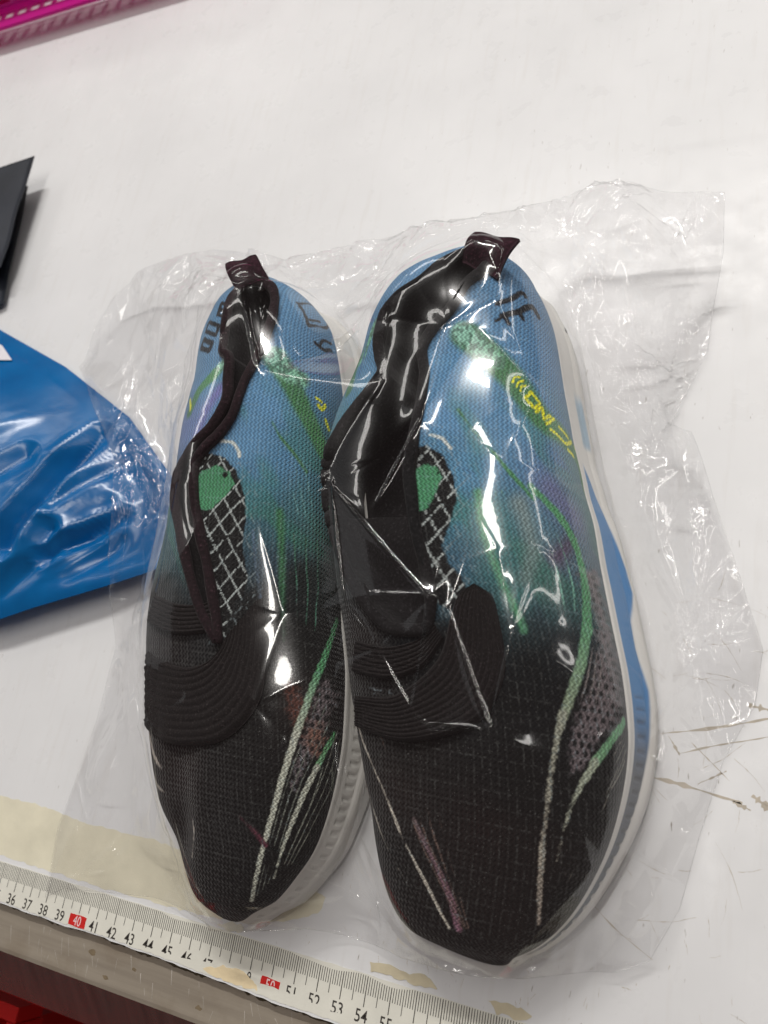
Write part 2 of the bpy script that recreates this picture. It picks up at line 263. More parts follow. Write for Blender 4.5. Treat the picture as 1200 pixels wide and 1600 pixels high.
# print of the knit, as points on each shoe (cm); dark toe anchors hold a painted red reflection
PRINT = {}
PRINT['R'] = {
  'anchors': [((3.62, 26.86, 6.97), (0.0976, 0.2232, 0.4125)),
    ((2.9, 24.64, 6.85), (0.107, 0.2542, 0.4564)),
    ((2.1, 22.55, 6.62), (0.0887, 0.2159, 0.3916)),
    ((1.58, 21.26, 6.44), (0.0887, 0.2159, 0.3916)),
    ((7.69, 23.4, 6.74), (0.1022, 0.2462, 0.4564)),
    ((9, 24.11, 5.38), (0.0762, 0.2016, 0.402)),
    ((8.48, 26.39, 5.35), (0.0802, 0.1946, 0.3763)),
    ((6.29, 21.09, 7.3), (0.1144, 0.2705, 0.5029)),
    ((6.37, 23.24, 7.14), (0.0976, 0.2384, 0.4452)),
    ((8.51, 20.83, 6.7), (0.0976, 0.2423, 0.4452)),
    ((10.36, 18.68, 5.64), (0.107, 0.15, 0.2961)),
    ((9.56, 19.08, 6.33), (0.0887, 0.1946, 0.3763)),
    ((7.56, 18.68, 7.19), (0.0908, 0.2423, 0.4287)),
    ((7.19, 17.29, 7.16), (0.0648, 0.2051, 0.314)),
    ((8.66, 16.52, 6.85), (0.0482, 0.1714, 0.1946)),
    ((9.54, 17.6, 6.53), (0.0762, 0.1878, 0.2831)),
    ((10.46, 16.47, 6.01), (0.0762, 0.1384, 0.1878)),
    ((8.38, 15.43, 6.78), (0.0369, 0.1329, 0.15)),
    ((9.28, 14.71, 6.49), (0.0423, 0.107, 0.1144)),
    ((10.46, 14.71, 6.06), (0.0395, 0.0685, 0.0976)),
    ((7.48, 15.52, 6.88), (0.0452, 0.1144, 0.2051)),
    ((7.69, 14.49, 6.66), (0.0343, 0.0802, 0.1221)),
    ((8.43, 13.64, 6.44), (0.013, 0.0252, 0.0296)),
    ((9.88, 13.64, 6.19), (0.0212, 0.0382, 0.0452)),
    ((10.98, 13.33, 5.74), (0.013, 0.0194, 0.0273)),
    ((10.07, 12.53, 5.96), (0.008, 0.0103, 0.013)),
    ((7.3, 12.8, 6.27), (0.007, 0.0065, 0.0075)),
    ((9.57, 11.28, 5.8), (0.0075, 0.0075, 0.0091)),
    ((11.5, 11.62, 5.3), (0.0091, 0.0091, 0.0116)),
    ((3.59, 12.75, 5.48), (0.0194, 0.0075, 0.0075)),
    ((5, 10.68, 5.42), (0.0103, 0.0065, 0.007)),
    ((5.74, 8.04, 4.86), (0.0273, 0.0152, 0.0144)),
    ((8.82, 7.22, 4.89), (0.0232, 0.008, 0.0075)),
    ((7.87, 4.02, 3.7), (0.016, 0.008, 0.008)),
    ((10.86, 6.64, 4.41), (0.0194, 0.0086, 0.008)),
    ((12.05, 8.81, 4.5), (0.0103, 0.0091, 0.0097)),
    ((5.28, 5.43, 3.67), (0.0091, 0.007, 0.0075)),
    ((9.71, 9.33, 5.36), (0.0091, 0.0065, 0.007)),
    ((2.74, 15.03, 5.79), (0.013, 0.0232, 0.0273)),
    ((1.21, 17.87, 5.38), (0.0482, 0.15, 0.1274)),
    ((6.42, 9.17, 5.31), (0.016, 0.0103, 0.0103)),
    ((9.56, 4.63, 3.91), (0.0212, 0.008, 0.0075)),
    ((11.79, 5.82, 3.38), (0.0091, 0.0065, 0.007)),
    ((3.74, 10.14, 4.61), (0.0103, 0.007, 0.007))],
  'strokes': [([(6.4, 24.26, 7.1), (7.38, 23.48, 6.87), (8.23, 22.72, 6.55), (9.42, 21.39, 5.81), (10.38, 20.57, 3.47), (10.61, 19.74, 3.3)], 1.126, 1.089, (0.0648, 0.1812, 0.0931), (0.0648, 0.2016, 0.0844), 0.35),
    ([(6.23, 24.38, 7.13), (6.92, 23.84, 6.99), (7.6, 23.32, 6.79)], 0.835, 0.721, (0.1946, 0.3916, 0.3325), (0.1559, 0.3515, 0.2542), 0.41),
    ([(1.76, 23.95, 6.16), (1.93, 24.75, 6.26), (2.16, 25.38, 6.43)], 0.685, 0.532, (0.1441, 0.3515, 0.2623), (0.1274, 0.3231, 0.2232), 0.41),
    ([(1.52, 22.47, 6.23), (1.45, 23.24, 5.98), (1.42, 24.03, 5.76)], 0.621, 0.588, (0.0648, 0.1812, 0.0931), (0.0648, 0.1812, 0.0931), 0.4),
    ([(1.14, 19.03, 5.85), (1.22, 18.32, 5.63), (1.55, 17.51, 5.67)], 0.454, 0.447, (0.0976, 0.2705, 0.15), (0.0976, 0.2705, 0.15), 0.4),
    ([(8.28, 17.38, 7), (8.81, 16.11, 6.78), (9.43, 14.8, 6.46)], 1.005, 0.773, (0.0513, 0.1746, 0.1946), (0.0369, 0.1384, 0.1441), 1.5),
    ([(2.3, 27.37, 6.05), (1.78, 25.16, 6.1), (1.98, 22.88, 6.5)], 0.166, 0.154, (0.0612, 0.162, 0.3325), (0.0612, 0.162, 0.3325), 0.6),
    ([(9.18, 17.87, 6.7), (9.55, 17.02, 6.55), (9.76, 16.16, 6.45), (9.64, 15.3, 6.45)], 0.572, 0.387, (0.1946, 0.2623, 0.2831), (0.15, 0.2159, 0.2232), 1.4),
    ([(9.99, 18.72, 6.05), (10.52, 18.19, 5.62), (10.83, 17.87, 5.26)], 0.992, 0.911, (0.1329, 0.15, 0.2961), (0.1221, 0.1384, 0.2623), 1.5),
    ([(10.52, 16.25, 5.98), (10.79, 16.84, 5.62)], 0.57, 0.445, (0.0887, 0.0612, 0.117), (0.0887, 0.0612, 0.117), 1.6),
    ([(6.64, 21.09, 7.26), (7.17, 20.48, 7.22), (8.07, 19.61, 7.04), (8.68, 18.95, 6.86), (9.61, 18.1, 6.46)], 0.116, 0.177, (0.0648, 0.1812, 0.0931), (0.0648, 0.2307, 0.1022), 0.5),
    ([(9.44, 18.54, 6.51), (10.13, 18.01, 6.09), (10.73, 17.29, 5.59), (11.15, 16.38, 5.26), (11.44, 15.21, 5.2), (11.61, 14.04, 5.25)], 0.267, 0.394, (0.0723, 0.2623, 0.1221), (0.0976, 0.2705, 0.15), 0.3),
    ([(11.6, 14.13, 5.25), (11.57, 13.15, 5.36), (11.4, 12.18, 5.42), (11.16, 11.15, 5.39)], 0.395, 0.302, (0.0976, 0.2705, 0.15), (0.2623, 0.305, 0.2384), 0.3),
    ([(11.14, 11.23, 5.41), (10.98, 9.94, 5.24), (10.89, 8.77, 5.01), (10.82, 7.59, 4.72), (10.78, 6.44, 4.36), (10.76, 4.78, 3.58)], 0.302, 0.116, (0.2789, 0.2961, 0.2542), (0.305, 0.2623, 0.2384), 0.3),
    ([(7.8, 18.01, 7.13), (8.01, 17.11, 7.04), (8.42, 16.07, 6.86), (8.93, 15.07, 6.62), (9.34, 14.4, 6.43), (9.74, 13.64, 6.22)], 0.308, 0.193, (0.0844, 0.2874, 0.162), (0.0887, 0.2705, 0.15), 1),
    ([(6.6, 19.08, 7.33), (7.56, 18.68, 7.19)], 0.09, 0.089, (0.0887, 0.2159, 0.3916), (0.0887, 0.2159, 0.3916), 0.5),
    ([(12.83, 11.41, 3.75), (12.55, 10.64, 4.4), (12.17, 9.9, 4.66)], 0.295, 0.307, (0.0887, 0.2874, 0.1441), (0.1878, 0.3419, 0.2159), 0.3),
    ([(12.19, 9.94, 4.65), (11.77, 9.01, 4.72), (11.44, 7.92, 4.6), (11.26, 6.82, 4.33)], 0.307, 0.067, (0.305, 0.3515, 0.2874), (0.3515, 0.3515, 0.314), 0.3),
    ([(12.93, 10.18, 3.52), (12.65, 9.21, 4), (12.27, 7.96, 4.07)], 0.057, 0.045, (0.305, 0.2874, 0.2623), (0.2623, 0.2462, 0.2232), 0.3),
    ([(12.8, 9.94, 3.9), (12.45, 8.77, 4.15)], 0.045, 0.045, (0.1878, 0.1812, 0.1683), (0.1878, 0.1812, 0.1683), 0.3),
    ([(3.33, 10.48, 4.3), (4.18, 9.09, 4.53), (5.21, 7.73, 4.59), (6.26, 6.3, 4.43), (7.05, 5.24, 4.2), (7.92, 4.02, 3.7)], 0.121, 0.095, (0.402, 0.3712, 0.3419), (0.5149, 0.491, 0.4564), 0.3),
    ([(3.8, 9.09, 4.12), (4.22, 7.81, 3.88), (5, 6.64, 4.05), (5.89, 5.59, 4.07), (6.39, 5.05, 4)], 0.097, 0.059, (0.402, 0.3712, 0.3419), (0.402, 0.3813, 0.3515), 0.3),
    ([(6.46, 7.14, 4.74), (7.37, 5.92, 4.47), (7.98, 4.84, 4.1), (8.23, 4.08, 3.73)], 0.138, 0.236, (0.107, 0.0802, 0.0887), (0.2159, 0.107, 0.162), 0.5),
    ([(4.23, 11.15, 5.28), (5.64, 10.94, 5.65), (5.82, 10.77, 5.63)], 0.07, 0.068, (0.2159, 0.2623, 0.305), (0.1878, 0.2232, 0.2623), 0.3),
    ([(4.2, 10.64, 5.1), (4.7, 11.23, 5.49)], 0.07, 0.069, (0.2159, 0.2623, 0.305), (0.1878, 0.2232, 0.2623), 0.3),
    ([(4.66, 10.48, 5.25), (5.16, 11.15, 5.6)], 0.069, 0.068, (0.2159, 0.2623, 0.305), (0.1878, 0.2232, 0.2623), 0.3),
    ([(5.23, 10.52, 5.44), (5.54, 11.06, 5.66)], 0.068, 0.068, (0.2159, 0.2623, 0.305), (0.1878, 0.2232, 0.2623), 0.3),
    ([(5.79, 20.05, 7.39), (6.24, 19.92, 7.37), (6.62, 19.57, 7.35)], 0.092, 0.158, (0.5149, 0.5776, 0.6105), (0.5776, 0.6105, 0.6105), 0.3),
    ([(7.32, 25.77, 6.73), (7.74, 26.15, 6.41), (8.01, 26.63, 5.97), (8.1, 26.53, 5.91)], 0.226, 0.232, (0.008, 0.013, 0.0252), (0.008, 0.013, 0.0252), 0.3),
    ([(7.55, 25.27, 6.65), (8.02, 25.66, 6.25), (8.37, 26.19, 5.67), (8.58, 25.91, 5.42)], 0.249, 0.258, (0.008, 0.013, 0.0252), (0.008, 0.013, 0.0252), 0.3),
    ([(7.63, 25.23, 6.61), (7.82, 25.01, 6.5)], 0.199, 0.199, (0.008, 0.013, 0.0252), (0.008, 0.013, 0.0252), 0.3),
    ([(8.07, 25.63, 6.22), (8.22, 25.41, 6.11)], 0.202, 0.202, (0.008, 0.013, 0.0252), (0.008, 0.013, 0.0252), 0.3),
    ([(7.38, 25.01, 6.76), (7.51, 25.12, 6.69)], 0.198, 0.199, (0.008, 0.013, 0.0252), (0.008, 0.013, 0.0252), 0.3),
    ([(8.28, 22.55, 6.54), (8.32, 22.76, 6.49), (8.46, 22.84, 6.37)], 0.109, 0.11, (0.7605, 0.7605, 0.0252), (0.7605, 0.7605, 0.0252), 0.3),
    ([(8.44, 22.39, 6.47), (8.47, 22.6, 6.41), (8.6, 22.72, 6.29)], 0.109, 0.11, (0.7605, 0.7605, 0.0252), (0.7605, 0.7605, 0.0252), 0.3),
    ([(8.58, 22.27, 6.4), (8.58, 22.47, 6.35), (8.7, 22.55, 6.24)], 0.109, 0.11, (0.7605, 0.7605, 0.0252), (0.7605, 0.7605, 0.0252), 0.3),
    ([(8.77, 22.02, 6.3), (8.91, 22.35, 6.1), (9.21, 22.02, 5.86), (9.1, 21.72, 6.06), (8.77, 22.02, 6.3)], 0.147, 0.147, (0.7605, 0.7605, 0.0252), (0.7605, 0.7605, 0.0252), 0.3),
    ([(9.17, 21.6, 6.03), (9.29, 21.89, 5.8), (9.42, 21.43, 5.79), (9.55, 21.68, 5.51)], 0.146, 0.148, (0.7605, 0.7605, 0.0252), (0.7605, 0.7605, 0.0252), 0.3),
    ([(9.52, 21.26, 5.73), (9.66, 21.64, 5.33)], 0.147, 0.149, (0.7605, 0.7605, 0.0252), (0.7605, 0.7605, 0.0252), 0.3),
    ([(9.67, 21.09, 5.59), (9.92, 20.96, 5.2), (10.06, 20.87, 4.92), (10.12, 21.26, 4.1)], 0.147, 0.153, (0.7605, 0.7605, 0.0252), (0.7605, 0.7605, 0.0252), 0.3),
    ([(9.83, 21.43, 5.1), (10.05, 21.26, 4.54)], 0.149, 0.151, (0.7605, 0.7605, 0.0252), (0.7605, 0.7605, 0.0252), 0.3),
    ([(10.18, 20.66, 4.77), (10.3, 20.61, 4.32)], 0.149, 0.151, (0.7605, 0.7605, 0.0252), (0.7605, 0.7605, 0.0252), 0.3),
    ([(10.15, 21.26, 3.71), (10.18, 21.17, 3.37)], 0.115, 0.116, (0.7605, 0.7605, 0.0252), (0.7605, 0.7605, 0.0252), 0.3),
    ([(8.08, 18.1, 7.07), (8.29, 17.47, 7), (8.52, 16.88, 6.91), (8.78, 16.34, 6.81), (9.04, 15.8, 6.69), (9.3, 15.25, 6.55), (9.56, 14.71, 6.42), (9.81, 14.17, 6.28), (10.06, 13.68, 6.14)], 0.075, 0.051, (0.162, 0.3712, 0.314), (0.162, 0.3712, 0.314), 0.3),
    ([(8.35, 18.14, 7), (8.58, 17.56, 6.93), (8.86, 17.02, 6.82), (9.13, 16.43, 6.71), (9.41, 15.89, 6.58), (9.66, 15.34, 6.45), (9.91, 14.8, 6.31), (10.13, 14.26, 6.18), (10.33, 13.73, 6.06)], 0.075, 0.051, (0.162, 0.3712, 0.314), (0.162, 0.3712, 0.314), 0.3),
    ([(8.55, 18.19, 6.94), (8.86, 17.65, 6.84), (9.18, 17.15, 6.71), (9.47, 16.56, 6.59), (9.74, 16.02, 6.46), (9.97, 15.43, 6.33), (10.21, 14.89, 6.19), (10.43, 14.35, 6.06), (10.57, 13.77, 5.96)], 0.075, 0.051, (0.162, 0.3712, 0.314), (0.162, 0.3712, 0.314), 0.3),
    ([(8.96, 18.32, 6.78), (9.36, 17.87, 6.62), (9.74, 17.38, 6.43), (10.06, 16.84, 6.26), (10.37, 16.29, 6.1), (10.58, 15.7, 5.98), (10.76, 15.07, 5.88), (10.93, 14.49, 5.78), (11.07, 13.86, 5.7)], 0.075, 0.051, (0.162, 0.3712, 0.314), (0.162, 0.3712, 0.314), 0.3),
    ([(9.2, 18.41, 6.66), (9.66, 18.01, 6.44), (10.02, 17.51, 6.24), (10.4, 17.02, 5.99), (10.69, 16.43, 5.81), (10.9, 15.84, 5.7), (11.08, 15.21, 5.61), (11.2, 14.58, 5.58), (11.32, 13.95, 5.53)], 0.075, 0.052, (0.162, 0.3712, 0.314), (0.162, 0.3712, 0.314), 0.3),
    ([(8.78, 18.28, 6.86), (9.11, 17.78, 6.74), (9.46, 17.24, 6.59), (9.78, 16.7, 6.44), (10.04, 16.16, 6.31), (10.29, 15.57, 6.17), (10.52, 14.98, 6.04), (10.68, 14.4, 5.94), (10.83, 13.82, 5.84)], 0.066, 0.045, (0.0343, 0.0887, 0.117), (0.0343, 0.0887, 0.117), 0.3),
    ([(11.82, 13.5, 5.11), (11.76, 12.62, 5.21), (11.64, 11.79, 5.24), (11.47, 10.98, 5.24), (11.3, 10.18, 5.18), (11.15, 9.41, 5.07), (11.07, 8.61, 4.92), (11.02, 7.81, 4.73), (10.93, 7.04, 4.53)], 0.066, 0.047, (0.162, 0.1441, 0.15), (0.162, 0.1441, 0.15), 0.3),
    ([(11.95, 13.33, 4.98), (11.93, 12.49, 5.07), (11.85, 11.71, 5.1), (11.7, 10.9, 5.11), (11.54, 10.1, 5.06), (11.36, 9.37, 4.99), (11.25, 8.61, 4.86), (11.15, 7.85, 4.69), (11.05, 7.07, 4.5)], 0.066, 0.047, (0.162, 0.1441, 0.15), (0.162, 0.1441, 0.15), 0.3),
    ([(12.11, 13.15, 4.81), (12.1, 12.36, 4.91), (12.04, 11.58, 4.95), (11.9, 10.81, 4.99), (11.73, 10.06, 4.96), (11.56, 9.33, 4.9), (11.42, 8.58, 4.78), (11.29, 7.85, 4.64), (11.19, 7.11, 4.46)], 0.066, 0.047, (0.162, 0.1441, 0.15), (0.162, 0.1441, 0.15), 0.3),
    ([(4.58, 10.27, 5.15), (5.03, 9.37, 5.05), (5.52, 8.58, 4.97), (6, 7.77, 4.84), (6.49, 7, 4.7), (6.95, 6.26, 4.54), (7.42, 5.56, 4.35), (7.89, 4.84, 4.1), (8.32, 4.13, 3.76)], 0.074, 0.053, (0.107, 0.0723, 0.0648), (0.107, 0.0723, 0.0648), 0.3),
    ([(5.24, 10.14, 5.33), (5.61, 9.33, 5.2), (6.03, 8.54, 5.07), (6.42, 7.73, 4.91), (6.8, 7, 4.75), (7.24, 6.26, 4.57), (7.63, 5.56, 4.36), (8.01, 4.84, 4.1), (8.41, 4.16, 3.78)], 0.073, 0.053, (0.107, 0.0723, 0.0648), (0.107, 0.0723, 0.0648), 0.3),
    ([(5.9, 10.06, 5.46), (6.17, 9.25, 5.29), (6.51, 8.5, 5.14), (6.86, 7.73, 4.97), (7.14, 7, 4.78), (7.51, 6.26, 4.59), (7.84, 5.56, 4.37), (8.15, 4.87, 4.11), (8.48, 4.16, 3.77)], 0.072, 0.053, (0.107, 0.0723, 0.0648), (0.107, 0.0723, 0.0648), 0.3),
    ([(6.6, 9.94, 5.52), (6.81, 9.17, 5.35), (7.01, 8.42, 5.18), (7.3, 7.7, 5), (7.54, 6.96, 4.8), (7.81, 6.26, 4.6), (8.08, 5.56, 4.38), (8.32, 4.9, 4.13), (8.56, 4.19, 3.79)], 0.072, 0.053, (0.107, 0.0723, 0.0648), (0.107, 0.0723, 0.0648), 0.3),
    ([(12.92, 11.11, 3.09), (12.92, 10.43, 3.57), (12.8, 9.77, 3.87), (12.65, 9.17, 4), (12.46, 8.58, 4.07), (12.24, 7.96, 4.1), (12.01, 7.36, 4.08), (11.79, 6.75, 3.99), (11.55, 6.16, 3.87)], 0.046, 0.032, (0.1878, 0.1812, 0.162), (0.1878, 0.1812, 0.162), 0.3),
    ([(12.91, 11.19, 3.09), (12.87, 10.56, 3.81), (12.71, 9.94, 4.08), (12.54, 9.29, 4.18), (12.32, 8.69, 4.25), (12.13, 8.11, 4.25), (11.9, 7.55, 4.24), (11.69, 6.93, 4.14), (11.47, 6.33, 4.01)], 0.046, 0.032, (0.1878, 0.1812, 0.162), (0.1878, 0.1812, 0.162), 0.3),
    ([(12.9, 11.32, 3.1), (12.78, 10.64, 4.03), (12.6, 10.02, 4.25), (12.41, 9.45, 4.36), (12.22, 8.85, 4.39), (11.99, 8.27, 4.4), (11.79, 7.7, 4.36), (11.59, 7.11, 4.27), (11.38, 6.5, 4.15)], 0.046, 0.032, (0.1878, 0.1812, 0.162), (0.1878, 0.1812, 0.162), 0.3)],
  'poly': {'mauve': [(11.17, 15.8, 5.4), (11.52, 16.34, 4.4), (12.13, 14.49, 3.79), (12.6, 12.8, 3.73), (12.71, 11.58, 4.09), (12.3, 10.68, 4.67), (11.89, 9.81, 4.83), (11.51, 9.41, 4.94), (11.37, 10.31, 5.17), (11.6, 11.45, 5.23), (11.87, 12.49, 5.12), (11.94, 13.82, 4.9), (11.61, 15.07, 4.99)], 'panel': [(5.13, 19.52, 7.39), (5.71, 19.65, 7.4), (6.33, 19.35, 7.36), (6.84, 18.63, 7.29), (7.13, 17.83, 7.21), (7.02, 16.97, 7.13), (6.78, 16.11, 7.02), (7.05, 15.52, 6.9), (7.56, 15.12, 6.8), (7.82, 14.53, 6.66), (7.31, 13.95, 6.55), (6.8, 14.13, 6.59), (6.33, 15.03, 6.79), (5.91, 16.29, 7.04), (5.51, 17.65, 7.23), (5.19, 18.81, 7.34)], 'patch': [(5.32, 18.59, 7.32), (5.68, 18.95, 7.36), (6.15, 18.9, 7.35), (6.49, 18.46, 7.3), (6.32, 17.87, 7.26), (6.04, 17.29, 7.19), (5.67, 17.11, 7.16), (5.39, 17.87, 7.25)], 'opening': [(6.75, 28.26, 6.15), (6.33, 28.4, 6.27), (5.83, 28.17, 6.56), (5.11, 27.61, 6.88), (4.27, 26.63, 7.13), (3.3, 25.98, 6.99), (2.78, 25.38, 6.8), (2.76, 24.41, 6.79), (3.02, 23.48, 6.93), (3.36, 22.76, 7.08), (3.08, 22.14, 7.06), (2.47, 21.39, 6.9), (1.76, 20.35, 6.58), (1.22, 19.43, 6.07), (1.22, 18.32, 5.63), (1.91, 16.75, 5.72), (2.92, 15.21, 5.98), (4.02, 13.95, 6.1), (5.33, 13.15, 6.21), (6.5, 13.24, 6.36), (6.61, 14.08, 6.58), (6.35, 15.12, 6.81), (5.91, 16.29, 7.04), (5.51, 17.65, 7.23), (5.24, 18.81, 7.34), (5.24, 19.74, 7.4), (5.25, 21.04, 7.35), (5.17, 22.39, 7.27), (4.87, 23.64, 7.2), (5.17, 24.45, 7.2), (5.64, 25.09, 7.18), (6.11, 26.22, 7.11), (6.67, 27.18, 6.74)]},
  'dots': [((6.29, 18.63, 7.32), 0.09)],
  'straps': [([(7.98, 14.85, 6.71), (7.51, 14.49, 6.67), (7.29, 13.82, 6.52), (7.07, 12.66, 6.24), (6.33, 11.66, 5.93), (5.11, 10.94, 5.53), (3.65, 10.85, 4.84)], [(8.06, 14.89, 6.72), (8.61, 14.62, 6.6), (8.91, 13.91, 6.43), (9.25, 12.31, 6.06), (8.87, 10.98, 5.8), (7.53, 9.98, 5.59), (5.62, 9.53, 5.26), (3.56, 9.81, 4.22)]),
    ([(3.54, 12.75, 5.45), (4.83, 12.58, 5.93), (6.09, 12.88, 6.24), (6.76, 13.46, 6.43)], [(3.38, 11.66, 4.94), (4.92, 11.49, 5.63), (6.39, 11.97, 6.02), (7.14, 13.02, 6.33)])],
  'tab': [(5.63, 27.67, 7.3), (6.16, 28.66, 7.3), (7.99, 28.11, 7.3), (7.18, 26.78, 7.3)],
  'letters': [([(8.03, 28.87, 1.78), (8.11, 28.77, 1.78), (8.44, 28.28, 1.57), (8.46, 28.25, 1.57), (8.03, 28.87, 1.78)], 0.056),
    ([(8.15, 28.73, 1.78), (8.26, 28.6, 1.62)], 0.069),
    ([(8.29, 28.55, 0.96), (8.7, 27.82, 1.59), (8.92, 27.4, 1.57)], 0.111),
    ([(8.61, 27.99, 1.44), (8.87, 27.41, 1.83)], 0.139),
    ([(8.92, 27.34, 1.22), (9.06, 27.09, 0.93), (9.22, 26.68, 0.88)], 0.083),
    ([(9.17, 26.82, 1.57), (9.14, 26.9, 0.91), (9.19, 26.77, 0.88), (9.11, 26.89, 1.22)], 0.056),
    ([(9.29, 26.42, 0.54), (9.41, 26.02, 0.53), (9.54, 25.54, 0.51), (9.45, 25.9, 0.51), (9.29, 26.42, 0.54)], 0.05),
    ([(9.34, 26.28, 0.51), (9.43, 25.96, 0.51)], 0.083)],
}
